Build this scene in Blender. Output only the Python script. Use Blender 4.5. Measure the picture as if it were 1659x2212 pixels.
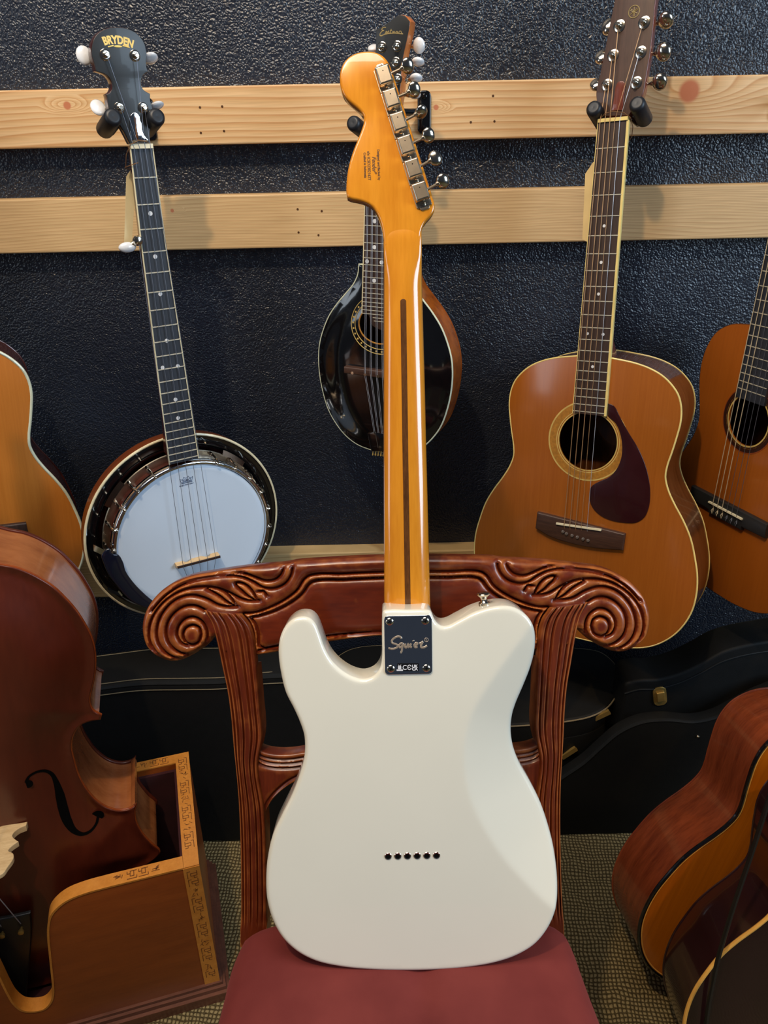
import bpy, math, random
import numpy as np
from mathutils import Matrix, Vector
from mathutils.geometry import delaunay_2d_cdt

for o in list(bpy.data.objects):
    bpy.data.objects.remove(o)
SC = bpy.context.scene
COL = SC.collection
rnd = random.Random(7)
rad = math.radians

# ------------------------------------------------------------------ camera
FPX, PITCH, ROLL, CZ = 1660.0, rad(26.0), rad(1.2), 1.325
cd = bpy.data.cameras.new('camera')
cam = bpy.data.objects.new('camera', cd)
COL.objects.link(cam)
SC.camera = cam
cd.sensor_fit = 'VERTICAL'
cd.sensor_height = 24.0
cd.lens = 24.0 * FPX / 2212.0
cd.clip_start = 0.02
_F = np.array([0, math.cos(PITCH), -math.sin(PITCH)])
_R0 = np.array([1.0, 0, 0])
_U0 = np.array([0, math.sin(PITCH), math.cos(PITCH)])
_R = _R0 * math.cos(ROLL) - _U0 * math.sin(ROLL)
_U = _U0 * math.cos(ROLL) + _R0 * math.sin(ROLL)
CAM = np.array([0, 0, CZ])
cam.matrix_world = Matrix([[_R[0], _U[0], -_F[0], 0], [_R[1], _U[1], -_F[1], 0], [_R[2], _U[2], -_F[2], CZ], [0, 0, 0, 1]])

# ------------------------------------------------------------------ world, lights, exposure
w = bpy.data.worlds.new('world')
SC.world = w
w.use_nodes = True
w.node_tree.nodes['Background'].inputs[0].default_value = (0.62, 0.74, 1.0, 1)
w.node_tree.nodes['Background'].inputs[1].default_value = 0.05
SC.view_settings.view_transform = 'Standard'
SC.view_settings.look = 'None'
SC.view_settings.gamma = 1.0
SC.view_settings.exposure = 0.0
SC.view_settings.use_curve_mapping = False


def area(name, loc, target, sx, sy, power, col):
    l = bpy.data.lights.new(name, 'AREA')
    l.shape = 'RECTANGLE'
    l.size, l.size_y, l.energy, l.color = sx, sy, power, col
    o = bpy.data.objects.new(name, l)
    COL.objects.link(o)
    o.location = loc
    o.rotation_euler = (Vector(target) - Vector(loc)).to_track_quat('-Z', 'Y').to_euler()
    return o


def spot(name, loc, target, power, col, ang, radius, blend=0.6):
    l = bpy.data.lights.new(name, 'SPOT')
    l.energy, l.color, l.spot_size, l.shadow_soft_size, l.spot_blend = power, col, rad(ang), radius, blend
    o = bpy.data.objects.new(name, l)
    COL.objects.link(o)
    o.location = loc
    o.rotation_euler = (Vector(target) - Vector(loc)).to_track_quat('-Z', 'Y').to_euler()
    return o


area('daylight_window', (2.6, -0.5, 1.85), (0.0, 1.0, 1.05), 1.3, 1.5, 66, (0.62, 0.81, 1.0))
area('skylight', (-0.5, 0.42, 2.75), (-0.5, 1.2, 1.0), 1.6, 0.8, 30, (1.0, 0.955, 0.90))
area('side_window', (-2.7, -0.3, 1.6), (0.0, 0.9, 0.9), 0.7, 1.2, 9, (0.8, 0.9, 1.0))
spot('ceiling_spot', (-0.4, 0.02, 2.7), (0.2, 1.25, 1.0), 75, (1.0, 0.74, 0.44), 70, 0.035)
spot('added_warm_spot', (1.5, 0.25, 2.5), (0.46, 0.9, 0.0), 55, (1.0, 0.60, 0.22), 30, 0.03)  # added warm light for highlights on the floor guitars, no lamp known there


# ------------------------------------------------------------------ pixel rays and instrument frames
def ray(x, y):
    return _F + (x - 829.5) / FPX * _R - (y - 1106) / FPX * _U


def at_z(x, y, z):
    r = ray(x, y)
    return CAM + r * ((z - CZ) / r[2])


def at_y(x, y, Y):
    r = ray(x, y)
    return CAM + r * (Y / r[1])


def crop(x0, y0, s):
    return lambda q: (x0 + q[0] / s, y0 + q[1] / s)


C1, C2, C3 = crop(0, 0, 2.9625), crop(680, 0, 3.95), crop(1180, 0, 3.463)
C4, C5, C6 = crop(160, 880, 3.456), crop(660, 440, 3.813), crop(1000, 680, 2.517)
B1, B2, B3, B4 = crop(280, 1160, 2.86), crop(860, 1160, 2.86), crop(0, 1120, 3.456), crop(0, 1600, 3.072)
B5, B6, B7, B8 = crop(440, 1600, 2.023), crop(1150, 1380, 2.658), crop(780, 1260, 8.295), crop(0, 700, 4.096)
G3, G4, G5, G6 = crop(800, 30, 13.01), crop(370, 1010, 23.7), crop(1280, 0, 7.9), crop(1500, 560, 2.911)
G7, G8 = crop(1180, 1360, 3.463), crop(0, 1640, 3.867)
PX = lambda q: (q[0], q[1])


class Fr:
    """A thing's own frame: u to its right, v up along it, n out of its face; px/Y give a point of the face plane."""

    def __init__(self, yaw, lean, roll=0, px=None, Y=None, o=None):
        yaw, lean, roll = rad(yaw), rad(lean), rad(roll)
        u = np.array([math.cos(yaw), math.sin(yaw), 0])
        h = np.array([-math.sin(yaw), math.cos(yaw), 0])
        v = h * math.sin(lean) + np.array([0, 0, math.cos(lean)])
        self.n = np.cross(u, v)
        self.u = u * math.cos(roll) + v * math.sin(roll)
        self.v = v * math.cos(roll) - u * math.sin(roll)
        self.o = np.array(o, float) if o is not None else at_y(px[0], px[1], Y)

    def L(self, q, h=0.0):
        r = ray(*q)
        oo = self.o + self.n * h
        t = (oo - CAM) @ self.n / (r @ self.n)
        p = CAM + r * t - oo
        return (float(p @ self.u), float(p @ self.v))

    def T(self, K, pts, h=0.0):
        out = []
        for q in pts:
            a = self.L(K(q), h)
            out.append(a + tuple(q[2:]))
        return out

    def W(self, u, v, n=0.0):
        return self.o + self.u * u + self.v * v + self.n * n

    def loc(self, P):
        d = np.array(P) - self.o
        return (float(d @ self.u), float(d @ self.v), float(d @ self.n))

    def M(self):
        u, v, n, o = self.u, self.v, self.n, self.o
        return Matrix([[u[0], v[0], n[0], o[0]], [u[1], v[1], n[1], o[1]], [u[2], v[2], n[2], o[2]], [0, 0, 0, 1]])


# ------------------------------------------------------------------ 2D curves
def spline(pts, step=0.004, closed=True):
    """Catmull-Rom through pts; a point with a third element is a sharp corner. Returns an array resampled by step."""
    n = len(pts)
    P = [np.array(p[:2], float) for p in pts]
    cor = [len(p) > 2 for p in pts]
    out = []
    rng = range(n if closed else n - 1)
    for i in rng:
        p1, p2 = P[i], P[(i + 1) % n]
        p0 = P[(i - 1) % n] if (closed or i > 0) else p1
        p3 = P[(i + 2) % n] if (closed or i + 2 < n) else p2
        d = np.linalg.norm(p2 - p1)
        d0 = np.linalg.norm(p1 - p0)
        d2 = np.linalg.norm(p3 - p2)
        if cor[i] or d0 < 1e-9:
            m1 = (p2 - p1)
        else:
            m1 = ((p1 - p0) / d0 * d + (p2 - p1)) / 2 if d0 > 0 else p2 - p1
        if cor[(i + 1) % n] or d2 < 1e-9:
            m2 = (p2 - p1)
        else:
            m2 = ((p2 - p1) + (p3 - p2) / d2 * d) / 2
        k = max(1, int(round(d / step)))
        for j in range(k):
            t = j / k
            t2, t3 = t * t, t * t * t
            out.append((2 * t3 - 3 * t2 + 1) * p1 + (t3 - 2 * t2 + t) * m1 + (-2 * t3 + 3 * t2) * p2 + (t3 - t2) * m2)
    if not closed:
        out.append(P[-1])
    return np.array(out)


def ccw(o):
    o = np.asarray(o)
    x, y = o[:, 0], o[:, 1]
    return o if (x * np.roll(y, -1) - y * np.roll(x, -1)).sum() > 0 else o[::-1]


def inset(o, d):
    t = np.roll(o, -1, 0) - np.roll(o, 1, 0)
    t /= np.maximum(np.linalg.norm(t, axis=1), 1e-12)[:, None]
    return o + np.stack([-t[:, 1], t[:, 0]], 1) * d


def inside(pts, poly):
    x, y = pts[:, 0], pts[:, 1]
    r = np.zeros(len(pts), bool)
    px, py = poly[:, 0], poly[:, 1]
    qx, qy = np.roll(px, -1), np.roll(py, -1)
    for a, b, c, d in zip(px, py, qx, qy):
        if b == d:
            continue
        m = ((b > y) != (d > y)) & (x < (c - a) * (y - b) / (d - b) + a)
        r ^= m
    return r


def dist_lines(pts, lines):
    """Distance of every point to the nearest of some polylines."""
    best = np.full(len(pts), 9.0)
    for ln in lines:
        for a, b in zip(ln[:-1], ln[1:]):
            ab = b - a
            t = np.clip(((pts - a) @ ab) / max(ab @ ab, 1e-12), 0, 1)
            d = np.linalg.norm(pts - a - t[:, None] * ab, axis=1)
            np.minimum(best, d, out=best)
    return best


def circle(c, r, n=48, ry=None):
    a = np.linspace(0, 2 * math.pi, n, endpoint=False)
    return np.stack([c[0] + r * np.cos(a), c[1] + (ry or r) * np.sin(a)], 1)


# ------------------------------------------------------------------ mesh builder
class MB:
    def __init__(self):
        self.v, self.f = [], []

    def add(self, vs, fs):
        b = len(self.v)
        self.v += [tuple(map(float, p)) for p in vs]
        self.f += [tuple(i + b for i in f) for f in fs]
        return self

    def box(self, a, b):
        x0, y0, z0 = a
        x1, y1, z1 = b
        return self.add([(x0, y0, z0), (x1, y0, z0), (x1, y1, z0), (x0, y1, z0), (x0, y0, z1), (x1, y0, z1), (x1, y1, z1), (x0, y1, z1)],
                        [(3, 2, 1, 0), (4, 5, 6, 7), (0, 1, 5, 4), (1, 2, 6, 5), (2, 3, 7, 6), (3, 0, 4, 7)])

    def bar(self, p, q, w, t, up=(0, 0, 1)):
        p, q, up = np.array(p, float), np.array(q, float), np.array(up, float)
        d = q - p
        d /= np.linalg.norm(d)
        s = np.cross(d, up)
        s /= np.linalg.norm(s)
        k = np.cross(s, d)
        vs = []
        for c in (p, q):
            for a, b in ((-1, -1), (1, -1), (1, 1), (-1, 1)):
                vs.append(c + s * a * w / 2 + k * b * t / 2)
        return self.add(vs, [(0, 1, 2, 3), (7, 6, 5, 4), (0, 4, 5, 1), (1, 5, 6, 2), (2, 6, 7, 3), (3, 7, 4, 0)])

    def tube(self, pts, r, seg=8, closed=False, flat=1.0):
        P = np.array([tuple(p) for p in pts], float)
        n = len(P)
        R = np.full(n, r) if np.isscalar(r) else np.array(r, float)
        T = np.zeros_like(P)
        T[1:-1] = P[2:] - P[:-2]
        if closed:
            T[0], T[-1] = P[1] - P[-1], P[0] - P[-2]
        else:
            T[0], T[-1] = P[1] - P[0], P[-1] - P[-2]
        T /= np.maximum(np.linalg.norm(T, axis=1), 1e-12)[:, None]
        ref = np.array([0, 0, 1.0]) if abs(T[0][2]) < 0.9 else np.array([1.0, 0, 0])
        s = np.cross(T[0], ref)
        s /= np.linalg.norm(s)
        vs, fs = [], []
        for i in range(n):
            s = s - T[i] * (s @ T[i])
            s /= max(np.linalg.norm(s), 1e-12)
            k = np.cross(T[i], s)
            for j in range(seg):
                a = 2 * math.pi * j / seg
                vs.append(P[i] + (s * math.cos(a) + k * math.sin(a) * flat) * R[i])
        m = n if closed else n - 1
        for i in range(m):
            for j in range(seg):
                a, b = i * seg + j, i * seg + (j + 1) % seg
                c, d = ((i + 1) % n) * seg + j, ((i + 1) % n) * seg + (j + 1) % seg
                fs.append((a, b, d, c))
        if not closed:
            fs.append(tuple(range(seg - 1, -1, -1)))
            fs.append(tuple((n - 1) * seg + j for j in range(seg)))
        return self.add(vs, fs)

    def lathe(self, prof, c=(0, 0, 0), axis=(0, 0, 1), seg=32, loop=False):
        """prof: (r, h) pairs along the axis; loop closes the profile into a ring."""
        if loop:
            prof = list(prof) + [prof[0]]
        c, ax = np.array(c, float), np.array(axis, float)
        ax /= np.linalg.norm(ax)
        ref = np.array([1.0, 0, 0]) if abs(ax[0]) < 0.9 else np.array([0, 1.0, 0])
        s = np.cross(ax, ref)
        s /= np.linalg.norm(s)
        k = np.cross(ax, s)
        vs, fs = [], []
        for r, h in prof:
            for j in range(seg):
                a = 2 * math.pi * j / seg
                vs.append(c + ax * h + (s * math.cos(a) + k * math.sin(a)) * max(r, 1e-6))
        for i in range(len(prof) - 1):
            for j in range(seg):
                a, b = i * seg + j, i * seg + (j + 1) % seg
                fs.append((a, b, b + seg, a + seg))
        if prof[0][0] > 1e-5 and not loop:
            fs.append(tuple(range(seg - 1, -1, -1)))
        if prof[-1][0] > 1e-5 and not loop:
            fs.append(tuple((len(prof) - 1) * seg + j for j in range(seg)))
        return self.add(vs, fs)

    def ball(self, c, rx, ry=None, rz=None, ax=None, nu=16, nv=10):
        """ellipsoid; ax: 3x3 rows = its axes."""
        ry, rz = ry or rx, rz or rx
        A = np.eye(3) if ax is None else np.array(ax, float)
        c = np.array(c, float)
        vs, fs = [], []
        for i in range(nv + 1):
            t = math.pi * i / nv
            for j in range(nu):
                p = 2 * math.pi * j / nu
                q = (rx * math.sin(t) * math.cos(p), ry * math.sin(t) * math.sin(p), rz * math.cos(t))
                vs.append(c + A[0] * q[0] + A[1] * q[1] + A[2] * q[2])
        for i in range(nv):
            for j in range(nu):
                a, b = i * nu + j, i * nu + (j + 1) % nu
                fs.append((a, a + nu, b + nu, b))
        return self.add(vs, fs)

    def plate(self, out, n0, n1, r=0.0, hf=None, cell=None, holes=(), rb=0.0, seg=3, hfb=None, lines=()):
        """Solid between n0 and n1 over an outline in (u, v); rounded rim r on the n1 side, rb on the n0 side, relief hf(pts) on the n1 face."""
        out = ccw(out)
        H = (lambda p: hf(np.asarray(p))) if hf else (lambda p: np.zeros(len(p)))
        Hb = (lambda p: hfb(np.asarray(p))) if hfb else (lambda p: np.zeros(len(p)))
        rings = []
        if rb > 0:
            for k in range(seg):
                a = math.pi / 2 * k / seg
                rings.append((inset(out, rb * (1 - math.sin(a))), n0 + rb * (1 - math.cos(a)), 0))
        rings.append((out, n0 + rb, 0))
        rings.append((out, n1 - r, 1))
        if r > 0:
            for k in range(1, seg + 1):
                a = math.pi / 2 * k / seg
                rings.append((inset(out, r * (1 - math.cos(a))), n1 - r + r * math.sin(a), 1))
        m = len(out)
        vs, fs = [], []
        for ro, z, top in rings:
            hh = H(ro) if top else Hb(ro)
            vs += [(p[0], p[1], z + h) for p, h in zip(ro, hh)]
        for i in range(len(rings) - 1):
            for j in range(m):
                a, b = i * m + j, i * m + (j + 1) % m
                fs.append((a, b, b + m, a + m))
        holes = [ccw(h)[::-1] for h in holes]
        for top, ring, z in ((True, rings[-1][0], n1), (False, rings[0][0], n0)):
            base = (len(rings) - 1) * m if top else 0
            pts = [tuple(p) for p in ring]
            ids = list(range(base, base + m))
            edges = [(i, (i + 1) % m) for i in range(m)]
            for h in holes:
                b = len(pts)
                k = len(h)
                pts += [tuple(p) for p in h]
                hh = H(h) if top else Hb(h)
                for p, q in zip(h, hh):
                    ids.append(len(vs))
                    vs.append((p[0], p[1], z + q))
                edges += [(b + i, b + (i + 1) % k) for i in range(k)]
            if (top and cell and hf) or (not top and cell and hfb):
                x0, y0 = ring.min(0)
                x1, y1 = ring.max(0)
                gx, gy = np.meshgrid(np.arange(x0 + cell / 2, x1, cell), np.arange(y0 + cell / 2, y1, cell * 0.866))
                gx = gx + (np.arange(gx.shape[0]) % 2)[:, None] * cell / 2
                g = np.stack([gx.ravel(), gy.ravel()], 1)
                ok = inside(g, ring)
                for h in holes:
                    ok &= ~inside(g, h)
                g = g[ok]
                g = g[dist_lines(g, [np.vstack([h, h[:1]]) for h in list(holes) + [ring]]) > cell * 0.4]
                if top and len(lines):  # follow carved lines with rows of points of their own
                    g = g[dist_lines(g, lines) > 0.0034]
                    ex = []
                    kept = np.zeros((0, 2))
                    for ln in lines:
                        t = np.gradient(ln, axis=0)
                        t /= np.maximum(np.linalg.norm(t, axis=1), 1e-12)[:, None]
                        nn = np.stack([-t[:, 1], t[:, 0]], 1)
                        for off in (0.0, 0.0009, -0.0009, 0.0018, -0.0018, 0.0028, -0.0028):
                            for e in ln + nn * off:
                                ex.append(e)
                    ex = np.array(ex)
                    ex = ex[inside(ex, ring)]
                    ex = ex[dist_lines(ex, [np.vstack([ring, ring[:1]])]) > 0.0012]
                    seen, keep = set(), []
                    for e in ex:
                        key = (round(e[0] / 0.0006), round(e[1] / 0.0006))
                        if key not in seen:
                            seen.add(key)
                            keep.append(e)
                    g = np.vstack([g, np.array(keep)])
                hh = H(g) if top else Hb(g)
                for p, q in zip(g, hh):
                    pts.append((p[0], p[1]))
                    ids.append(len(vs))
                    vs.append((p[0], p[1], z + q))
            res = delaunay_2d_cdt([Vector(p) for p in pts], edges, [], 0, 1e-7)
            ov, tri, orig = res[0], res[2], res[3]
            mp = []
            for i, p in enumerate(ov):
                if orig[i]:
                    mp.append(ids[orig[i][0]])
                else:
                    mp.append(len(vs))
                    q = np.array([[p[0], p[1]]])
                    vs.append((p[0], p[1], z + (H(q) if top else Hb(q))[0]))
            oa = np.array([(p[0], p[1]) for p in ov])
            ta = np.array([t for t in tri if len(t) == 3])
            cen = oa[ta].mean(1)
            ok = inside(cen, ring)
            for h in holes:
                ok &= ~inside(cen, h)
            for t in ta[ok]:
                a, b, c = oa[t]
                s = (b[0] - a[0]) * (c[1] - a[1]) - (b[1] - a[1]) * (c[0] - a[0])
                t = t if (s > 0) == top else t[::-1]
                fs.append(tuple(mp[i] for i in t))
            if top:
                hole_top = [ids[m + sum(len(x) for x in holes[:i]):m + sum(len(x) for x in holes[:i + 1])] for i in range(len(holes))]
            else:
                hole_bot = [ids[m + sum(len(x) for x in holes[:i]):m + sum(len(x) for x in holes[:i + 1])] for i in range(len(holes))]
        for ht, hb in zip(hole_top, hole_bot) if holes else ():
            k = len(ht)
            for i in range(k):
                fs.append((hb[i], hb[(i + 1) % k], ht[(i + 1) % k], ht[i]))
        return self.add(vs, fs)

    def wall(self, out, n0, n1, t):
        """A band along an outline, t thick (inwards), between n0 and n1."""
        out = ccw(out)
        inn = inset(out, t)
        m = len(out)
        vs = [(p[0], p[1], n0) for p in out] + [(p[0], p[1], n1) for p in out] + [(p[0], p[1], n1) for p in inn] + [(p[0], p[1], n0) for p in inn]
        fs = []
        for k in range(4):
            for j in range(m):
                a, b = k * m + j, k * m + (j + 1) % m
                c, d = ((k + 1) % 4) * m + j, ((k + 1) % 4) * m + (j + 1) % m
                fs.append((a, b, d, c))
        return self.add(vs, fs)

    def ring(self, c, r0, r1, n0, n1, seg=64, ry=None):
        """flat annulus with thickness"""
        k = 1.0 if ry is None else ry
        a = np.linspace(0, 2 * math.pi, seg, endpoint=False)
        vs = []
        for r, z in ((r1, n0), (r1, n1), (r0, n1), (r0, n0)):
            vs += [(c[0] + r * math.cos(t), c[1] + r * k * math.sin(t), z) for t in a]
        fs = []
        for q in range(4):
            for j in range(seg):
                e, f = q * seg + j, q * seg + (j + 1) % seg
                g, h = ((q + 1) % 4) * seg + j, ((q + 1) % 4) * seg + (j + 1) % seg
                fs.append((e, f, h, g))
        return self.add(vs, fs)

    def loft(self, secs, caps=True):
        """secs: list of equal-length closed loops of 3D points"""
        m = len(secs[0])
        vs = [p for s in secs for p in s]
        fs = []
        for i in range(len(secs) - 1):
            for j in range(m):
                a, b = i * m + j, i * m + (j + 1) % m
                fs.append((a, b, b + m, a + m))
        if caps:
            fs.append(tuple(range(m - 1, -1, -1)))
            fs.append(tuple((len(secs) - 1) * m + j for j in range(m)))
        return self.add(vs, fs)

    def mesh(self, name, smooth=35):
        me = bpy.data.meshes.new(name)
        me.from_pydata(self.v, [], self.f)
        me.validate()
        if smooth:
            me.shade_smooth()
            me.set_sharp_from_angle(angle=rad(smooth))
        return me


def obj(name, mb, mat, parent=None, smooth=35, fix=False):
    me = mb.mesh(name, smooth) if isinstance(mb, MB) else mb
    if fix:
        import bmesh
        bm = bmesh.new()
        bm.from_mesh(me)
        bmesh.ops.recalc_face_normals(bm, faces=bm.faces)
        bm.to_mesh(me)
        bm.free()
    if mat is not None and not me.materials:
        me.materials.append(mat)
    o = bpy.data.objects.new(name, me)
    COL.objects.link(o)
    if parent is not None:
        o.parent = parent
    return o


def tag(o, label=None, cat=None, group=None, kind=None):
    if label:
        o['label'] = label
    if cat:
        o['category'] = cat
    if group:
        o['group'] = group
    if kind:
        o['kind'] = kind
    return o


def thing(name, label, cat, fr=None, group=None):
    e = bpy.data.objects.new(name, None)
    e.empty_display_size = 0.05
    COL.objects.link(e)
    if fr is not None:
        e.matrix_world = fr.M()
    return tag(e, label, cat, group)


def text_mesh(body, size, extrude=0.0002, shear=0.0, offset=0.0, sx=1.0, bend=None, align='CENTER', spacing=1.0):
    cu = bpy.data.curves.new('lettering', 'FONT')
    cu.body, cu.size, cu.extrude, cu.shear, cu.offset = body, size, extrude, shear, offset
    cu.align_x, cu.align_y, cu.space_character = align, 'CENTER', spacing
    cu.resolution_u = 3
    t = bpy.data.objects.new('lettering', cu)
    COL.objects.link(t)
    bpy.context.view_layer.update()
    me = bpy.data.meshes.new_from_object(t.evaluated_get(bpy.context.evaluated_depsgraph_get()))
    bpy.data.objects.remove(t)
    bpy.data.curves.remove(cu)
    for v in me.vertices:
        v.co.x *= sx
        if bend:
            a = v.co.x / bend
            r = bend + v.co.y
            v.co.x, v.co.y = r * math.sin(a), r * math.cos(a) - bend
    return me


def lettering(name, body, size, mat, parent, u, v, n, rot=0.0, **kw):
    me = text_mesh(body, size, **kw)
    me.materials.clear()
    me.materials.append(mat)
    me.transform(Matrix.Translation((u, v, n)) @ Matrix.Rotation(rad(rot), 4, 'Z'))
    o = bpy.data.objects.new(name, me)
    COL.objects.link(o)
    o.parent = parent
    return o

# ------------------------------------------------------------------ materials
def srgb(r, g, b):
    f = lambda c: (c / 255 / 12.92) if c / 255 <= 0.04045 else ((c / 255 + 0.055) / 1.055) ** 2.4
    return (f(r), f(g), f(b), 1)


def base_mat(name, rough=0.5, metal=0.0, coat=0.0, coat_rough=0.05, spec=0.5):
    m = bpy.data.materials.new(name)
    m.use_nodes = True
    nt = m.node_tree
    b = nt.nodes['Principled BSDF']
    b.inputs['Roughness'].default_value = rough
    b.inputs['Metallic'].default_value = metal
    b.inputs['Coat Weight'].default_value = coat
    b.inputs['Coat Roughness'].default_value = coat_rough
    b.inputs['Specular IOR Level'].default_value = spec
    return m, nt, b


def N(nt, t, **kw):
    n = nt.nodes.new(t)
    for k, v in kw.items():
        setattr(n, k, v)
    return n


def noise(nt, scale, detail=3, vec=None, rough=0.5):
    n = N(nt, 'ShaderNodeTexNoise')
    n.inputs['Scale'].default_value = scale
    n.inputs['Detail'].default_value = detail
    n.inputs['Roughness'].default_value = rough
    if vec is not None:
        nt.links.new(vec, n.inputs['Vector'])
    return n


def coords(nt, scale=(1, 1, 1), loc=(0, 0, 0), rot=(0, 0, 0)):
    tc = N(nt, 'ShaderNodeTexCoord')
    mp = N(nt, 'ShaderNodeMapping')
    mp.inputs['Scale'].default_value = scale
    mp.inputs['Location'].default_value = loc
    mp.inputs['Rotation'].default_value = rot
    nt.links.new(tc.outputs['Object'], mp.inputs['Vector'])
    return mp.outputs['Vector']


def ramp(nt, fac, stops):
    r = N(nt, 'ShaderNodeValToRGB')
    el = r.color_ramp.elements
    el[0].position, el[0].color = stops[0]
    el[1].position, el[1].color = stops[-1]
    for p, c in stops[1:-1]:
        e = el.new(p)
        e.color = c
    nt.links.new(fac, r.inputs['Fac'])
    return r.outputs['Color']


def bump(nt, b, height, strength, dist=0.001):
    n = N(nt, 'ShaderNodeBump')
    n.inputs['Strength'].default_value = strength
    n.inputs['Distance'].default_value = dist
    nt.links.new(height, n.inputs['Height'])
    nt.links.new(n.outputs['Normal'], b.inputs['Normal'])


def plain(name, col, rough=0.5, metal=0.0, coat=0.0, var=0.12, scale=40, spec=0.5, bmp=0.0, bscale=300, coat_rough=0.05):
    """One colour with a slight procedural mottling."""
    m, nt, b = base_mat(name, rough, metal, coat, coat_rough, spec)
    v = coords(nt)
    n = noise(nt, scale, 3, v)
    lo = tuple(c * (1 - var) for c in col[:3]) + (1,)
    hi = tuple(min(1, c * (1 + var)) for c in col[:3]) + (1,)
    nt.links.new(ramp(nt, n.outputs['Fac'], [(0.3, lo), (0.7, hi)]), b.inputs['Base Color'])
    if bmp:
        bump(nt, b, noise(nt, bscale, 2, v).outputs['Fac'], bmp)
    return m


def wood(name, dark, light, scale=(60, 4, 60), rough=0.35, coat=0.3, fine=0.35, coat_rough=0.06, bmp=0.0, contrast=(0.3, 0.7), wear=None):
    """Grain stretched along one object axis (small scale = along the grain)."""
    m, nt, b = base_mat(name, rough, 0, coat, coat_rough)
    v = coords(nt, scale)
    n1 = noise(nt, 1.0, 4, v, 0.55)
    v2 = coords(nt, tuple(s * 6 for s in scale))
    n2 = noise(nt, 1.0, 2, v2)
    mx = N(nt, 'ShaderNodeMix')
    mx.data_type = 'FLOAT'
    mx.inputs[0].default_value = fine
    nt.links.new(n1.outputs['Fac'], mx.inputs[2])
    nt.links.new(n2.outputs['Fac'], mx.inputs[3])
    col = ramp(nt, mx.outputs[0], [(contrast[0], dark), (contrast[1], light)])
    if wear:  # finish rubbed off the raised edges
        ge = N(nt, 'ShaderNodeNewGeometry')
        pn = noise(nt, 55, 3, coords(nt))
        ma = N(nt, 'ShaderNodeMath', operation='MULTIPLY_ADD')
        ma.inputs[1].default_value = 0.10
        nt.links.new(pn.outputs['Fac'], ma.inputs[0])
        nt.links.new(ge.outputs['Pointiness'], ma.inputs[2])
        fc = ramp(nt, ma.outputs[0], [(0.565, (0, 0, 0, 1)), (0.63, (0.8, 0.8, 0.8, 1))])
        wx = N(nt, 'ShaderNodeMix', data_type='RGBA')
        nt.links.new(fc, wx.inputs[0])
        nt.links.new(col, wx.inputs[6])
        wx.inputs[7].default_value = wear
        col = wx.outputs[2]
    nt.links.new(col, b.inputs['Base Color'])
    if bmp:
        bump(nt, b, mx.outputs[0], bmp, 0.0004)
    return m


def sunburst(name, centre, c_in, c_mid, c_edge, r0, r1, sy=1.0, rough=0.2, coat=0.8):
    """Radial stain that the maker sprayed on: colour by distance from a point of the top."""
    m, nt, b = base_mat(name, rough, 0, coat)
    v = coords(nt, (1, sy, 0), (-centre[0], -centre[1] * sy, 0))
    ln = N(nt, 'ShaderNodeVectorMath', operation='LENGTH')
    nt.links.new(v, ln.inputs[0])
    mr = N(nt, 'ShaderNodeMapRange')
    mr.inputs[1].default_value, mr.inputs[2].default_value = r0, r1
    nt.links.new(ln.outputs['Value'], mr.inputs[0])
    nt.links.new(ramp(nt, mr.outputs[0], [(0.0, c_in), (0.5, c_mid), (1.0, c_edge)]), b.inputs['Base Color'])
    return m


M = {}
M['white_paint'] = plain('pearl_white_paint', srgb(234, 230, 214), 0.22, 0, 0.9, 0.015, 8, coat_rough=0.04)
M['maple'] = wood('amber_maple', srgb(196, 118, 20), srgb(226, 150, 42), (55, 7, 55), 0.18, 1.0, 0.3, 0.03, 0, (0.25, 0.75))
M['walnut'] = wood('walnut_stripe', srgb(62, 34, 12), srgb(112, 68, 28), (260, 22, 260), 0.3, 0.7, 0.5, 0.04)
M['nickel'] = plain('nickel', srgb(214, 205, 190), 0.16, 1.0, 0, 0.05, 60)
M['nickel_worn'] = plain('aged_nickel', srgb(205, 188, 165), 0.28, 1.0, 0, 0.08, 90)
M['chrome'] = plain('chrome', srgb(225, 228, 232), 0.07, 1.0, 0, 0.02, 20)
M['hole_shade'] = plain('black_hole_shade', (0.003, 0.003, 0.003, 1), 0.9, 0, 0, 0.1, spec=0.05)  # flat black standing in for the shade inside holes and slots
M['emboss'] = plain('embossed_nickel', srgb(200, 180, 158), 0.3, 0.55)
M['wood_reflection'] = plain('flange_reflection_brown', srgb(112, 92, 78), 0.25, 1.0)  # nickel with the brown of reflected wood put into its colour
M['ink'] = plain('dark_brown_ink', srgb(74, 40, 8), 0.5)
M['black_print'] = plain('black_label', srgb(14, 14, 18), 0.4)
M['white_print'] = plain('white_print', srgb(225, 225, 230), 0.5)
M['mahogany'] = wood('carved_mahogany', srgb(80, 23, 6), srgb(116, 42, 12), (8, 40, 14), 0.36, 0.3, 0.35, 0.16, wear=srgb(190, 112, 50))
M['mahogany_post'] = wood('mahogany_post', srgb(80, 26, 8), srgb(116, 46, 16), (60, 6, 60), 0.38, 0.3, 0.35, 0.16, wear=srgb(182, 106, 50))
M['velour'] = None
M['fretboard'] = wood('rosewood_board', srgb(38, 24, 18), srgb(66, 44, 34), (260, 14, 260), 0.5, 0.0)
M['ebony'] = wood('dark_board', srgb(30, 33, 40), srgb(52, 56, 66), (300, 18, 300), 0.5, 0.0)
M['fret'] = plain('fret_wire', srgb(196, 190, 172), 0.35, 0.35)
M['steel'] = plain('steel_string', srgb(196, 198, 206), 0.35, 0.4)
M['bronze'] = plain('bronze_string', srgb(188, 146, 104), 0.4, 0.4)
M['dull_string'] = plain('dull_string', srgb(118, 122, 134), 0.45, 0.6)
M['nylon'] = plain('pale_string', srgb(205, 190, 160), 0.4)
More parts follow.
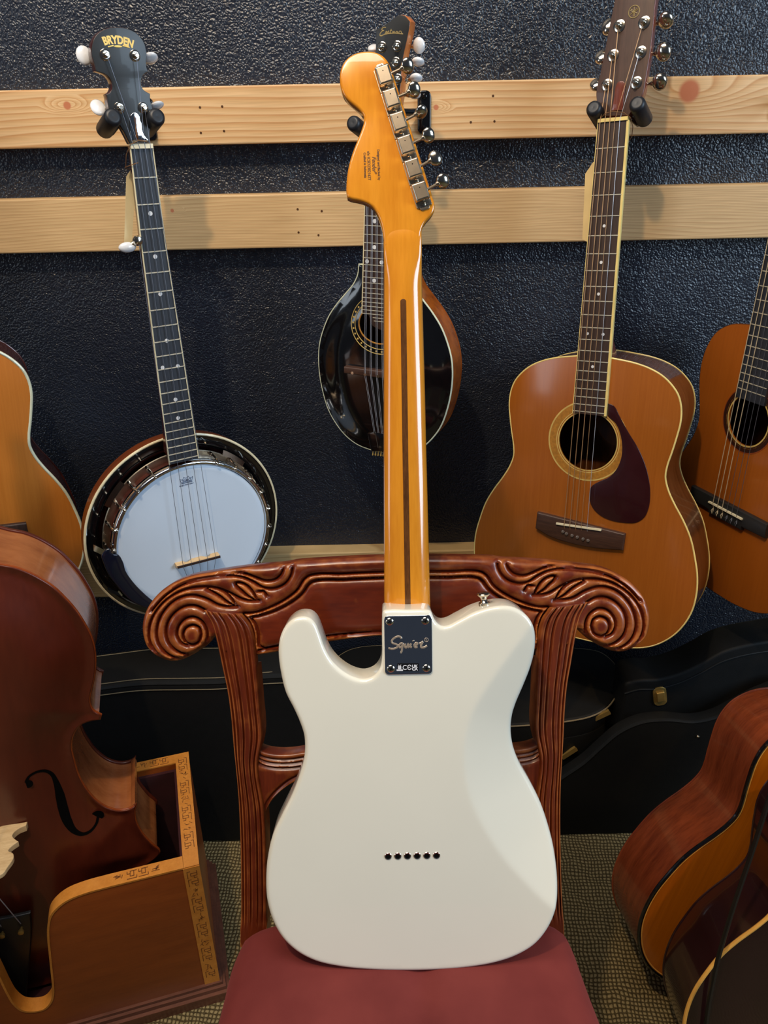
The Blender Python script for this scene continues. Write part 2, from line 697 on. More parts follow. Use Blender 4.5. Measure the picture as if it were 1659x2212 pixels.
M['bone'] = plain('bone', srgb(232, 222, 190), 0.4)
M['ivory'] = plain('aged_cream_binding', srgb(232, 208, 130), 0.35, 0, 0.3)
M['cream'] = plain('cream_binding', srgb(226, 214, 178), 0.35, 0, 0.4)
M['pale_binding'] = plain('pale_green_white_binding', srgb(208, 214, 190), 0.3, 0, 0.5)
M['pearl'] = plain('pearl_button', srgb(226, 228, 232), 0.2, 0, 0.6, 0.08, 70)
M['black_gloss'] = plain('black_gloss_lacquer', srgb(12, 12, 14), 0.10, 0, 0.8, 0.1)
M['black_satin'] = plain('black_headplate', srgb(34, 35, 36), 0.42, 0, 0.1, 0.1)
M['foam'] = plain('black_foam', srgb(22, 25, 32), 0.45, 0, 0, 0.1)
M['gold'] = plain('gold_print', srgb(238, 205, 110), 0.45)
M['gold_dull'] = plain('dull_gold_inlay', srgb(150, 130, 80), 0.5)
M['head_white'] = plain('frosted_drumhead', srgb(212, 226, 242), 0.42, 0, 0.1, 0.012, 12)
M['resonator'] = wood('resonator_side', srgb(92, 40, 10), srgb(130, 62, 18), (20, 20, 90), 0.35, 0.25)
M['bridge_maple'] = wood('pale_maple', srgb(196, 160, 112), srgb(226, 196, 148), (30, 150, 150), 0.5, 0.1)
M['armrest'] = plain('navy_black_armrest', srgb(18, 24, 40), 0.16, 0, 0.6)
M['grey_print'] = plain('grey_blue_print', srgb(84, 96, 124), 0.6)
M['tag'] = plain('manila_tag', srgb(214, 186, 128), 0.75, 0, 0, 0.05)
M['tag_white'] = plain('cream_tag', srgb(228, 212, 168), 0.75, 0, 0, 0.05)
M['twine'] = plain('brown_twine', srgb(120, 84, 52), 0.8)
M['spruce_aged'] = wood('aged_spruce_top', srgb(148, 79, 21), srgb(170, 97, 32), (260, 5, 260), 0.27, 0.6, 0.4, 0.12, 0, (0.2, 0.8))
M['spruce_left'] = wood('amber_spruce_top', srgb(178, 104, 36), srgb(198, 124, 50), (240, 5, 240), 0.3, 0.5, 0.4, 0.12, 0, (0.2, 0.8))
M['cedar'] = wood('cedar_top', srgb(146, 74, 11), srgb(166, 88, 19), (260, 5, 260), 0.42, 0.2, 0.4, 0.2, 0, (0.2, 0.8))
M['rosewood_side'] = wood('rosewood_sides', srgb(62, 34, 18), srgb(116, 68, 36), (26, 6, 90), 0.2, 0.6)
M['dark_side'] = wood('dark_brown_sides', srgb(48, 18, 14), srgb(84, 34, 26), (26, 6, 90), 0.25, 0.5)
M['headwood'] = wood('brown_headplate', srgb(58, 38, 30), srgb(84, 58, 46), (200, 12, 200), 0.45, 0.2)
M['neck_red'] = wood('red_brown_neck', srgb(96, 44, 32), srgb(136, 70, 52), (60, 8, 60), 0.25, 0.5)
M['pickguard'] = plain('oxblood_pickguard', srgb(48, 18, 22), 0.2, 0, 0.4, 0.12, 18)
M['bridge_dark'] = wood('dark_bridge', srgb(48, 28, 20), srgb(80, 52, 38), (20, 260, 260), 0.45, 0.1)
M['pin'] = plain('bridge_pin', srgb(112, 100, 92), 0.15, 0.3, 0.5)
M['rosette'] = plain('straw_rosette', srgb(172, 118, 44), 0.35, 0, 0.4, 0.2, 200)
M['rosette_line'] = plain('pale_rosette_line', srgb(206, 176, 100), 0.35, 0, 0.4)
M['rosette_dark'] = plain('dark_rosette', srgb(52, 26, 18), 0.35, 0, 0.4, 0.3, 400)
M['inner'] = wood('inside_wood', srgb(96, 56, 30), srgb(128, 80, 46), (30, 6, 30), 0.7, 0.0)
M['mando_side'] = wood('mandolin_burst_side', srgb(86, 30, 8), srgb(184, 98, 26), (9, 12, 14), 0.2, 0.8, 0.25)
M['mando_head'] = wood('orange_head_edge', srgb(170, 78, 20), srgb(226, 132, 58), (30, 30, 60), 0.3, 0.5)
M['cello_top'] = wood('cello_varnish_top', srgb(74, 27, 16), srgb(102, 41, 23), (26, 5, 26), 0.32, 0.4, 0.3, 0.2, 0, (0.2, 0.8))
M['cello_rib'] = wood('cello_varnish_rib', srgb(138, 76, 40), srgb(182, 114, 66), (16, 16, 40), 0.26, 0.5, 0.2, 0.15)
M['cello_edge'] = wood('cello_edge', srgb(120, 52, 20), srgb(156, 74, 30), (60, 60, 60), 0.3, 0.4)
M['stand_wood'] = wood('stand_panel', srgb(132, 62, 18), srgb(156, 78, 26), (8, 60, 60), 0.4, 0.25, 0.35, 0.2)
M['stand_strip'] = wood('stand_inlay_strip', srgb(196, 122, 42), srgb(218, 146, 62), (60, 60, 60), 0.42, 0.2)
M['key_ink'] = plain('burnt_key_pattern', srgb(118, 68, 24), 0.6)
M['plinth'] = wood('stand_plinth', srgb(82, 46, 34), srgb(120, 74, 56), (10, 60, 60), 0.4, 0.2)
M['velvet'] = plain('maroon_velvet', srgb(58, 16, 22), 0.9, 0, 0, 0.25, 30)
M['case'] = plain('black_case_vinyl', srgb(14, 15, 16), 0.62, 0, 0, 0.12, 60, 0.25, 0.25, 900)
M['case_edge'] = plain('black_case_edge', srgb(26, 28, 30), 0.5, 0, 0, 0.1, 60, 0.3)
M['stitch'] = plain('tan_stitching', srgb(120, 108, 84), 0.8)
M['brass'] = plain('dull_brass', srgb(186, 152, 84), 0.4, 0.7)
M['a_rib'] = wood('low_guitar_side', srgb(96, 40, 22), srgb(138, 66, 36), (16, 8, 60), 0.22, 0.5)
M['a_top'] = wood('orange_brown_top', srgb(150, 78, 8), srgb(186, 102, 14), (160, 4, 160), 0.3, 0.5, 0.35, 0.15, 0, (0.2, 0.8))
M['b_dark'] = plain('dark_maroon_lacquer', srgb(44, 20, 20), 0.16, 0, 0.7, 0.2, 10)
M['b_face'] = plain('dark_brown_face', srgb(34, 16, 16), 0.12, 0, 0.8, 0.2, 10)
M['gold_binding'] = plain('golden_binding', srgb(222, 166, 78), 0.35, 0, 0.4)
M['rubber'] = plain('black_rubber_cable', srgb(24, 22, 20), 0.35)


def make_velour():
    m, nt, b = base_mat('burgundy_velour', 0.75, 0, 0, spec=0.2)
    v = coords(nt)
    n = noise(nt, 9, 4, v)
    nt.links.new(ramp(nt, n.outputs['Fac'], [(0.3, srgb(100, 37, 35)), (0.7, srgb(124, 53, 48))]), b.inputs['Base Color'])
    b.inputs['Sheen Weight'].default_value = 0.2
    b.inputs['Sheen Roughness'].default_value = 0.5
    b.inputs['Sheen Tint'].default_value = srgb(210, 120, 120)
    bump(nt, b, noise(nt, 700, 2, v).outputs['Fac'], 0.12, 0.0006)
    return m


def make_wall():
    m, nt, b = base_mat('black_stippled_paint', 0.33, 0, 0, spec=0.6)
    v = coords(nt)
    n0 = noise(nt, 3.0, 3, v)
    nt.links.new(ramp(nt, n0.outputs['Fac'], [(0.3, srgb(23, 27, 37)), (0.7, srgb(31, 37, 50))]), b.inputs['Base Color'])
    n1 = N(nt, 'ShaderNodeTexVoronoi', feature='SMOOTH_F1')
    n1.inputs['Scale'].default_value = 300
    n1.inputs['Smoothness'].default_value = 0.8
    wv = noise(nt, 60, 2, v)
    wa = N(nt, 'ShaderNodeVectorMath', operation='MULTIPLY_ADD')
    wa.inputs[1].default_value = (0.012, 0.012, 0.012)
    nt.links.new(wv.outputs['Color'], wa.inputs[0])
    nt.links.new(v, wa.inputs[2])
    nt.links.new(wa.outputs[0], n1.inputs['Vector'])
    iv = N(nt, 'ShaderNodeMath', operation='MULTIPLY')
    iv.inputs[1].default_value = -1.3
    nt.links.new(n1.outputs['Distance'], iv.inputs[0])
    n2 = noise(nt, 70, 2, v)
    ad = N(nt, 'ShaderNodeMath', operation='MULTIPLY_ADD')
    ad.inputs[1].default_value = 0.35
    nt.links.new(n2.outputs['Fac'], ad.inputs[0])
    nt.links.new(iv.outputs[0], ad.inputs[2])
    bump(nt, b, ad.outputs[0], 0.6, 0.0024)
    return m


def make_carpet():
    m, nt, b = base_mat('woven_sisal', 0.9, spec=0.1)
    v = coords(nt, (1, 1, 1), rot=(0, 0, rad(5)))
    sp = N(nt, 'ShaderNodeSeparateXYZ')
    wn = noise(nt, 22, 2, v)
    av = N(nt, 'ShaderNodeVectorMath', operation='MULTIPLY_ADD')
    av.inputs[1].default_value = (0.014, 0.014, 0)
    nt.links.new(wn.outputs['Color'], av.inputs[0])
    nt.links.new(v, av.inputs[2])
    nt.links.new(av.outputs[0], sp.inputs[0])

    def sine(sock, k, ph=0.0):
        a = N(nt, 'ShaderNodeMath', operation='MULTIPLY_ADD')
        a.inputs[1].default_value = k
        a.inputs[2].default_value = ph
        nt.links.new(sock, a.inputs[0])
        s = N(nt, 'ShaderNodeMath', operation='SINE')
        nt.links.new(a.outputs[0], s.inputs[0])
        ab = N(nt, 'ShaderNodeMath', operation='ABSOLUTE')
        nt.links.new(s.outputs[0], ab.inputs[0])
        pw = N(nt, 'ShaderNodeMath', operation='POWER')
        pw.inputs[1].default_value = 0.85
        nt.links.new(ab.outputs[0], pw.inputs[0])
        return pw.outputs[0]

    sx, sy = sine(sp.outputs[0], math.pi / 0.0068), sine(sp.outputs[1], math.pi / 0.0076)
    pr = N(nt, 'ShaderNodeMath', operation='MULTIPLY')
    nt.links.new(sx, pr.inputs[0])
    nt.links.new(sy, pr.inputs[1])
    fib = noise(nt, 210, 4, v, 0.7)
    ad = N(nt, 'ShaderNodeMath', operation='MULTIPLY_ADD')
    ad.inputs[1].default_value = 0.75
    nt.links.new(pr.outputs[0], ad.inputs[0])
    nt.links.new(fib.outputs['Fac'], ad.inputs[2])
    nt.links.new(ramp(nt, ad.outputs[0], [(0.35, srgb(70, 59, 39)), (0.8, srgb(108, 93, 62)), (1.2, srgb(166, 148, 106))]), b.inputs['Base Color'])
    bump(nt, b, ad.outputs[0], 1.0, 0.004)
    return m


def make_pine(name, knots, c_lo, c_hi, c_line, seed, lines=135.0):
    """Planed pine: growth lines along X that bend round the knots (object coordinates x, z)."""
    m, nt, b = base_mat(name, 0.55, 0, 0.0)
    tc = N(nt, 'ShaderNodeTexCoord')
    P = tc.outputs['Object']
    warp = None
    mask = None
    for kx, kz, kr in knots:
        d = N(nt, 'ShaderNodeVectorMath', operation='SUBTRACT')
        nt.links.new(P, d.inputs[0])
        d.inputs[1].default_value = (kx, 0, kz)
        sc = N(nt, 'ShaderNodeVectorMath', operation='MULTIPLY')
        nt.links.new(d.outputs[0], sc.inputs[0])
        sc.inputs[1].default_value = (0.35, 0, 1)
        ln = N(nt, 'ShaderNodeVectorMath', operation='LENGTH')
        nt.links.new(sc.outputs[0], ln.inputs[0])
        g = N(nt, 'ShaderNodeMapRange', interpolation_type='SMOOTHSTEP')
        g.inputs[1].default_value, g.inputs[2].default_value, g.inputs[3].default_value, g.inputs[4].default_value = 0, kr * 3.0, 0.045, 0
        nt.links.new(ln.outputs['Value'], g.inputs[0])
        l2 = N(nt, 'ShaderNodeVectorMath', operation='MULTIPLY')
        nt.links.new(d.outputs[0], l2.inputs[0])
        l2.inputs[1].default_value = (1, 0, 1)
        l3 = N(nt, 'ShaderNodeVectorMath', operation='LENGTH')
        nt.links.new(l2.outputs[0], l3.inputs[0])
        mk = N(nt, 'ShaderNodeMapRange', interpolation_type='SMOOTHSTEP')
        mk.inputs[1].default_value, mk.inputs[2].default_value, mk.inputs[3].default_value, mk.inputs[4].default_value = kr * 0.75, kr * 1.25, 1, 0
        nt.links.new(l3.outputs['Value'], mk.inputs[0])
        if warp is None:
            warp, mask = g.outputs[0], mk.outputs[0]
        else:
            a = N(nt, 'ShaderNodeMath', operation='ADD')
            nt.links.new(warp, a.inputs[0])
            nt.links.new(g.outputs[0], a.inputs[1])
            warp = a.outputs[0]
            a = N(nt, 'ShaderNodeMath', operation='MAXIMUM')
            nt.links.new(mask, a.inputs[0])
            nt.links.new(mk.outputs[0], a.inputs[1])
            mask = a.outputs[0]
    sp = N(nt, 'ShaderNodeSeparateXYZ')
    nt.links.new(P, sp.inputs[0])
    v = coords(nt, (1.4, 3, 9), (seed, 0, 0))
    wob = noise(nt, 1.0, 2, v)
    h = N(nt, 'ShaderNodeMath', operation='MULTIPLY_ADD')
    h.inputs[1].default_value = 0.075
    nt.links.new(wob.outputs['Fac'], h.inputs[0])
    nt.links.new(sp.outputs[2], h.inputs[2])
    if warp is not None:
        h2 = N(nt, 'ShaderNodeMath', operation='ADD')
        nt.links.new(h.outputs[0], h2.inputs[0])
        nt.links.new(warp, h2.inputs[1])
        h = h2
    k = N(nt, 'ShaderNodeMath', operation='MULTIPLY')
    k.inputs[1].default_value = lines
    nt.links.new(h.outputs[0], k.inputs[0])
    fr = N(nt, 'ShaderNodeMath', operation='FRACT')
    nt.links.new(k.outputs[0], fr.inputs[0])
    grain = ramp(nt, fr.outputs[0], [(0.0, c_hi), (0.62, c_lo), (0.88, c_line), (1.0, c_hi)])
    fine = noise(nt, 1.0, 3, coords(nt, (12, 12, 420), (seed, 0, 0)))
    fc = ramp(nt, fine.outputs['Fac'], [(0.3, (0.86, 0.84, 0.8, 1)), (0.7, (1.06, 1.05, 1.04, 1))])
    mu = N(nt, 'ShaderNodeMix', data_type='RGBA', blend_type='MULTIPLY')
    mu.inputs[0].default_value = 1.0
    nt.links.new(grain, mu.inputs[6])
    nt.links.new(fc, mu.inputs[7])
    out = mu.outputs[2]
    if mask is not None:
        mz = N(nt, 'ShaderNodeMix', data_type='RGBA')
        nt.links.new(mask, mz.inputs[0])
        nt.links.new(out, mz.inputs[6])
        mz.inputs[7].default_value = srgb(186, 112, 76)
        out = mz.outputs[2]
    nt.links.new(out, b.inputs['Base Color'])
    return m


M['velour'] = make_velour()
M['wall'] = make_wall()
M['carpet'] = make_carpet()

# ------------------------------------------------------------------ the room
WALL_Y, RAIL_Y = 1.46, 1.424
wall = tag(obj('wall_back', MB().box((-3.2, WALL_Y, 0), (3.2, WALL_Y + 0.12, 2.9)), M['wall'], smooth=0), kind='structure')
floor = tag(obj('floor', MB().box((-3.2, -3.2, -0.05), (3.2, WALL_Y + 0.12, 0)), M['carpet'], smooth=0), kind='structure')


def rail(name, y0, y1, mat, x=829, thick=None):
    za, zb = at_y(x, y0, RAIL_Y)[2], at_y(x, y1, RAIL_Y)[2]
    out = np.array([(0, 0), (WALL_Y - RAIL_Y, 0), (WALL_Y - RAIL_Y, za - zb), (0, za - zb)])
    mb = MB()
    x0, x1, b = -2.6, 2.6, 0.0025
    d, hgt = WALL_Y - RAIL_Y, za - zb
    prof = [(0, b), (b * 0.3, b * 0.3), (b, 0), (d, 0), (d, hgt), (b, hgt), (b * 0.3, hgt - b * 0.3), (0, hgt - b)]
    secs = [[(xx, RAIL_Y + p[0], zb + p[1]) for p in prof] for xx in (x0, x1)]
    mb.loft(secs)
    o = obj(name, mb, mat, smooth=0, fix=True)
    return tag(o, kind='structure'), za, zb


def wxz(x, y):
    p = at_y(x, y, RAIL_Y)
    return p[0], p[2]


kn = [wxz(145, 228) + (0.006,), wxz(1489, 197) + (0.0165,), wxz(942, 232) + (0.004,), wxz(780, 205) + (0.004,)]
pineA = make_pine('pine_rail_upper', kn, srgb(210, 168, 118), srgb(222, 186, 140), srgb(196, 146, 94), 0.0, 85.0)
kn = [wxz(372, 455) + (0.003,)]
pineB = make_pine('pine_rail_lower', kn, srgb(202, 166, 118), srgb(210, 176, 128), srgb(192, 152, 104), 5.3, 190.0)
pineC = make_pine('pine_rail_bottom', [], srgb(190, 160, 112), srgb(202, 174, 126), srgb(172, 140, 94), 9.1)
r1, _, _ = rail('trim_1', 178, 305, pineA)
r2, _, _ = rail('trim_2', 414, 531, pineB)
r3, _, _ = rail('trim_3', 1192, 1278, pineC)
holes1 = [(432, 232), (480, 230), (434, 287), (484, 283), (1065, 207), (1068, 262), (1017, 264)]
holes2 = [(643, 452), (695, 456), (645, 502), (688, 508)]
hm = MB().lathe([(0.0016, 0), (0.0019, 0.0004), (0.0006, 0.0005)], axis=(0, -1, 0), seg=10).mesh('screw_hole')
hm.materials.append(M['ink'])
for par, hs in ((r1, holes1), (r2, holes2)):
    for q in hs:
        p = at_y(q[0], q[1], RAIL_Y)
        o = obj('screw_hole', hm, None, par)
        o.location = tuple(p)

# ------------------------------------------------------------------ the white electric guitar, back to the camera
TF = Fr(0.42, 20.74, -0.44, (890, 2097), 0.5452)
tele = thing('electric_guitar', 'white electric guitar with amber maple neck, back towards us, propped on the carved chair', 'electric guitar', TF)
body_px = [(835, 1318.5), (829.5, 1319.5), (826.5, 1323), (825.5, 1335), (825, 1380), (825, 1420), (821, 1444), (808, 1460.7), (787, 1468.4), (766, 1464.9), (741.5, 1452), (717, 1429), (701, 1401), (690, 1370), (680, 1347),
           (668, 1336), (650.6, 1333), (633, 1338), (617, 1352), (607, 1370), (601.7, 1391), (601, 1419), (607, 1461), (617, 1499), (633, 1531), (647, 1562), (656, 1590), (658, 1614),
           (656, 1640), (646, 1677), (630, 1718.6), (608, 1763), (588, 1807.6), (577, 1857), (573.5, 1906.5), (576, 1946), (588, 1990.5), (610.5, 2030), (642.7, 2059.7), (682, 2079.5),
           (736.6, 2091.8), (806, 2098.3), (875, 2099.8), (944, 2098.3), (1008.5, 2093.3), (1067.8, 2083.4), (1117, 2067), (1156.8, 2042.4), (1186.4, 2005.3), (1203.7, 1960.9),
           (1208.7, 1916.4), (1205, 1857), (1196, 1812.6), (1176.5, 1753), (1151.8, 1703.8), (1129.6, 1664.3), (1115, 1625), (1110, 1590), (1112.4, 1555), (1120.5, 1527), (1136, 1488.7),
           (1150, 1450), (1158, 1415), (1159.7, 1383.8), (1155.5, 1359), (1145, 1338), (1129, 1322.6), (1108, 1312), (1083.8, 1309.7), (1055.8, 1313.8), (1024, 1324), (993, 1340),
           (966, 1353), (953, 1353), (943, 1345), (937, 1335), (933.5, 1325), (929.5, 1320), (923, 1318.5), (880, 1318.5)]
t_out = spline(TF.T(PX, body_px), 0.003)
belly_px = [(1165, 1335), (1139.7, 1356), (1125.7, 1377), (1104.8, 1404.8), (1069.8, 1453.7), (1041.8, 1495.7), (1017, 1541), (1004, 1586.6), (999.5, 1630), (1003.5, 1684),
            (1018, 1738), (1048, 1797.7), (1087.5, 1857), (1132, 1906.5), (1171.6, 1946), (1215, 1980)]
belly = spline(TF.T(PX, belly_px), 0.006, closed=False)
belly_poly = np.vstack([belly, [(0.4, belly[-1][1]), (0.4, belly[0][1])]])


def belly_h(p):
    d = dist_lines(p, [belly])
    return (-0.30 * np.sqrt(d * d + 0.002 ** 2) + 0.30 * 0.002) * inside(p, belly_poly)


obj('body', MB().plate(t_out, -0.045, 0.0, 0.0048, belly_h, 0.0035, rb=0.004, seg=5), M['white_paint'], tele, 50)
# neck
NB = -0.031


def neck_edges(y):
    xl = np.interp(y, [470, 500, 520, 560, 900, 1300, 1340], [828, 828, 828.5, 829, 828.5, 829.5, 830])
    xr = np.interp(y, [470, 500, 519, 560, 624, 702, 833, 964, 1100, 1300, 1340], [911, 910.5, 910.5, 911, 912.5, 914.5, 918, 921, 924.5, 930, 931])
    a, b = TF.L((xl, y), -0.044), TF.L((xr, y), -0.044)
    return a[0], b[0], (a[1] + b[1]) / 2


secs = []
for y in list(range(1345, 640, -30)) + [630, 620, 610, 600, 590, 580, 572, 565, 555, 545, 535, 526, 518, 510, 504, 498, 492, 484, 476]:
    a, b, v = neck_edges(y)
    f = min(1, max(0, (625 - y) / 85))
    f = f * f * (3 - 2 * f)
    apex = NB - 0.0014 * f - 0.0032 * min(1, max(0, (522 - y) / 42)) ** 1.5
    side = -0.047
    pw = 0.75 - 0.62 * f
    loop = []
    for k in range(17):
        t = math.pi * k / 16
        s = max(0, math.sin(t))
        loop.append(((a + b) / 2 - (b - a) / 2 * math.cos(t), v, side + (apex - side) * s ** pw))
    loop += [(b, v, -0.054), (a, v, -0.054)]
    secs.append(loop)
neck = obj('neck', MB().loft(secs), M['maple'], tele, 50, fix=True)
fb = [neck_edges(y) for y in (1345, 1100, 900, 700, 505)]
obj('fretboard', MB().plate(np.array([(a, v) for a, b, v in fb] + [(b, v) for a, b, v in fb[::-1]]), -0.060, -0.054, 0.001), M['fretboard'], tele)
# dark stripe let into the back of the neck
st = []
for y in np.linspace(1330, 652, 40):
    xc = np.interp(y, [648, 1000, 1300], [871, 876, 881])
    a, b, _ = neck_edges(y)
    u, v = TF.L((xc, y), -0.031)
    wd = 0.0031
    c = (u - (a + b) / 2) / ((b - a) / 2)
    nn = -0.047 + 0.016 * max(0, 1 - c * c) ** 0.375
    st.append((u, v, nn, wd))
stripe = MB()
rows = []
for u, v, nn, wd in st:
    rows.append([(u - wd, v, nn - 0.0012), (u - wd, v, nn + 0.00005), (u, v, nn + 0.0003), (u + wd, v, nn + 0.00005), (u + wd, v, nn - 0.0012)])
u, v, nn, wd = st[-1]
for k in range(1, 6):
    t = k / 5 * math.pi / 2
    w2 = wd * math.cos(t) + 0.0001
    v2 = v + wd * math.sin(t)
    rows.append([(u - w2, v2, nn - 0.0012), (u - w2, v2, nn + 0.00005), (u, v2, nn + 0.0003), (u + w2, v2, nn + 0.00005), (u + w2, v2, nn - 0.0012)])
stripe.loft(rows)
obj('skunk_stripe', stripe, M['walnut'], neck, fix=True)
# headstock
HB = -0.0335
hs = [(594, 2100, 1), (588, 2040), (576, 1955), (558, 1885), (528, 1815), (490, 1763), (430, 1727), (370, 1708), (310, 1697), (277, 1682, 1), (268, 1640), (268, 1580), (277, 1480), (297, 1380), (332, 1270), (372, 1170),
      (404, 1085), (420, 1025), (414, 980), (388, 943), (338, 898), (282, 850), (242, 800), (220, 740), (212, 670), (220, 590), (246, 530), (290, 480), (352, 447), (430, 432), (508, 437),
      (570, 462), (615, 505), (646, 560), (668, 622), (735, 830), (805, 1045), (875, 1262), (945, 1480), (1005, 1670), (1024, 1742), (1020, 1795), (990, 1843), (945, 1893), (916, 1950), (902, 2040), (898, 2100, 1)]
head = obj('headstock', MB().plate(spline(TF.T(C2, hs, HB), 0.0025), -0.0475, HB, 0.003, rb=0.002, seg=4), M['maple'], tele, 50)
# smooth swelling between neck and headstock
# tuners
hp = [np.array(TF.L(C2((590 + 62 * i, 665 + 197 * i)), HB)) for i in range(6)]
al = hp[5] - hp[0]
al /= np.linalg.norm(al)
pe = np.array([-al[1], al[0]])
if pe[0] < 0:
    pe = -pe
bp = [(790, 562), (848, 765), (908, 955), (970, 1155), (1027, 1350), (1092, 1545)]
angs = [34, 34, 62, 32, 6, 30]


def oriented(c, sa, sp):
    return np.array([c + al * a * sa + pe * b * sp for a, b in ((-1, -1), (1, -1), (1, 1), (-1, 1))])


def rrect(c, ax, ay, hx, hy, r, k=4):
    pts = []
    for sx, sy, a0 in ((1, 1, 0), (-1, 1, 90), (-1, -1, 180), (1, -1, 270)):
        for j in range(k + 1):
            a = rad(a0 + 90 * j / k)
            x, y = sx * (hx - r) + r * math.cos(a), sy * (hy - r) + r * math.sin(a)
            pts.append(np.array(c) + np.array(ax) * x + np.array(ay) * y)
    return np.array(pts)


ROWX, ROWY = np.array([1.0, 0]), np.array([0, 1.0])
for i in range(6):
    c = hp[i]
    mb = MB()
    last = 1 if i == 5 else 0
    mb.plate(rrect(c + al * 0.0025, al, pe, 0.0122, 0.0084, 0.0012), HB - 0.0002, HB + 0.0011, 0.0004)
    mb.plate(rrect(c, al, pe, 0.0094, 0.0076, 0.0012), HB + 0.001, HB + 0.0092, 0.0020)
    if i == 0:
        mb.plate(rrect(c - al * 0.0112, al, pe, 0.003, 0.0042, 0.002), HB - 0.0002, HB + 0.0012, 0.0004)
        mb.lathe([(0.0022, 0), (0.002, 0.0012), (0.0008, 0.0018)], tuple(c - al * 0.0118) + (HB + 0.001,), seg=12)
    if i == 5:
        mb.plate(rrect(c + al * 0.0148, al, pe, 0.0032, 0.0052, 0.0025), HB - 0.0002, HB + 0.0012, 0.0004)
    mb.lathe([(0.0023, 0), (0.0021, 0.0012), (0.0008, 0.0018)], tuple(c + al * 0.0122) + (HB + 0.001,), seg=12)
    t = obj('tuner', mb, M['nickel_worn'], tele)
    b = np.array(TF.L(C2(bp[i]), HB + 0.005))
    s0 = c + pe * 0.0062
    d3 = np.array([b[0] - s0[0], b[1] - s0[1], 0.0])
    L = np.linalg.norm(d3)
    d3 /= L
    sh = MB().tube([(s0[0], s0[1], HB + 0.0045), (s0[0] + d3[0] * (L - 0.003), s0[1] + d3[1] * (L - 0.003), HB + 0.005)], [0.0016, 0.0014], 10)
    sh.lathe([(0.0016, 0), (0.0028, 0.002), (0.003, 0.0035)], (b[0] - d3[0] * 0.0085, b[1] - d3[1] * 0.0085, HB + 0.005), d3, 14)
    obj('tuner_shaft', sh, M['nickel_worn'], t)
    e2 = np.array([-d3[1], d3[0], 0])
    q = rad(angs[i])
    nz = np.array([0, 0, 1.0])
    f1 = e2 * math.cos(q) + nz * math.sin(q)
    f2 = -e2 * math.sin(q) + nz * math.cos(q)
    obj('tuner_button', MB().ball((b[0], b[1], HB + 0.005), 0.0068, 0.0080, 0.0040, (d3, f1, f2), 20, 12), M['nickel'], t)
    obj('housing_hole', MB().lathe([(0.0006, 0), (0.0006, 0.0001)], (c[0] - al[0] * 0.0035, c[1] - al[1] * 0.0035, HB + 0.0092), seg=8), M['hole_shade'], t)
# print on the headstock, reading downwards
for txt, x, y, size, sh in (('Designed and Backed by', 818, 356, 0.0036, 0), ('Fender', 808, 354.5, 0.0063, 0.35), ('s/n ICSD23021677', 796.8, 358, 0.0044, 0), ('Crafted in Indonesia', 788.5, 357, 0.0036, 0)):
    u, v = TF.L((x, y), HB)
    lettering('print', txt, size, M['ink'], head, u, v, HB + 0.00012, rot=-89, shear=sh, extrude=0.0001, sx=0.88, offset=0.00006)
u, v = TF.L((811.5, 374), HB)
lettering('print', '\u00ae', 0.003, M['ink'], head, u, v, HB + 0.00012, rot=-89, extrude=0.0001)
# neck plate
pc = np.array(TF.L(B7((845, 1100)), 0.0))
wl = TF.L(B7((1272, 1100)), 0)[0] - TF.L(B7((418, 1100)), 0)[0]
hl = TF.L(B7((845, 575)), 0)[1] - TF.L(B7((845, 1630)), 0)[1]
plate = obj('neck_plate', MB().plate(rrect(pc, ROWX, ROWY, wl / 2, hl / 2, 0.0045, 6), -0.0005, 0.0016, 0.0006), M['chrome'], tele)
for q in ((512, 685), (1150, 672), (535, 1530), (1170, 1520)):
    u, v = TF.L(B7(q), 0.002)
    s = obj('screw', MB().lathe([(0.0043, 0), (0.0043, 0.0004), (0.0036, 0.0013), (0.002, 0.0018), (0.0004, 0.002)], (u, v, 0.0015), seg=24), M['nickel'], plate)
    a = rad(rnd.uniform(0, 90))
    cr = MB()
    for k in (0, math.pi / 2):
        d = np.array([math.cos(a + k), math.sin(a + k), 0]) * 0.0021
        p = np.array([u, v, 0.0034])
        cr.bar(p - d, p + d, 0.0008, 0.0006)
    obj('slot', cr, M['hole_shade'], s, 0)
sq = [[(722, 990), (705, 962), (655, 955), (595, 982), (552, 1030), (558, 1066), (612, 1088), (652, 1108), (650, 1142), (605, 1168), (545, 1176), (488, 1160)],
      [(748, 1078), (712, 1078), (684, 1108), (690, 1152), (722, 1140), (752, 1088), (738, 1150), (715, 1242), (705, 1245)],
      [(796, 1082), (784, 1135), (802, 1156), (836, 1116), (852, 1080), (840, 1136), (862, 1152)],
      [(896, 1080), (882, 1136), (906, 1150)], [(930, 1024), (934, 1034)],
      [(962, 1116), (1002, 1098), (1008, 1074), (982, 1070), (958, 1104), (966, 1146), (1012, 1142)],
      [(1046, 1082), (1086, 1062), (1106, 1046), (1078, 1106), (1076, 1148), (1122, 1150), (1184, 1120)]]
sm = MB()
for s in sq:
    c = spline(TF.T(B7, s, 0.0016), 0.0006, False)
    sm.tube([(p[0], p[1], 0.0015) for p in c], 0.00115 if s is not sq[4] else 0.0013, 8, flat=0.7)
rc = TF.L(B7((1170, 1014)), 0.0016)
sm.tube([(p[0], p[1], 0.0016) for p in circle(rc, 0.0021, 20)], 0.0003, 6, closed=True)
obj('embossed_script', sm, M['emboss'], plate)
lettering('embossed_mark', 'R', 0.0028, M['emboss'], plate, rc[0], rc[1], 0.0017, extrude=0.0001)
lc = np.array([TF.L(B7((648, 1575)), 0.0016), TF.L(B7((1036, 1575)), 0.0016), TF.L(B7((1036, 1432)), 0.0016), TF.L(B7((648, 1432)), 0.0016)])
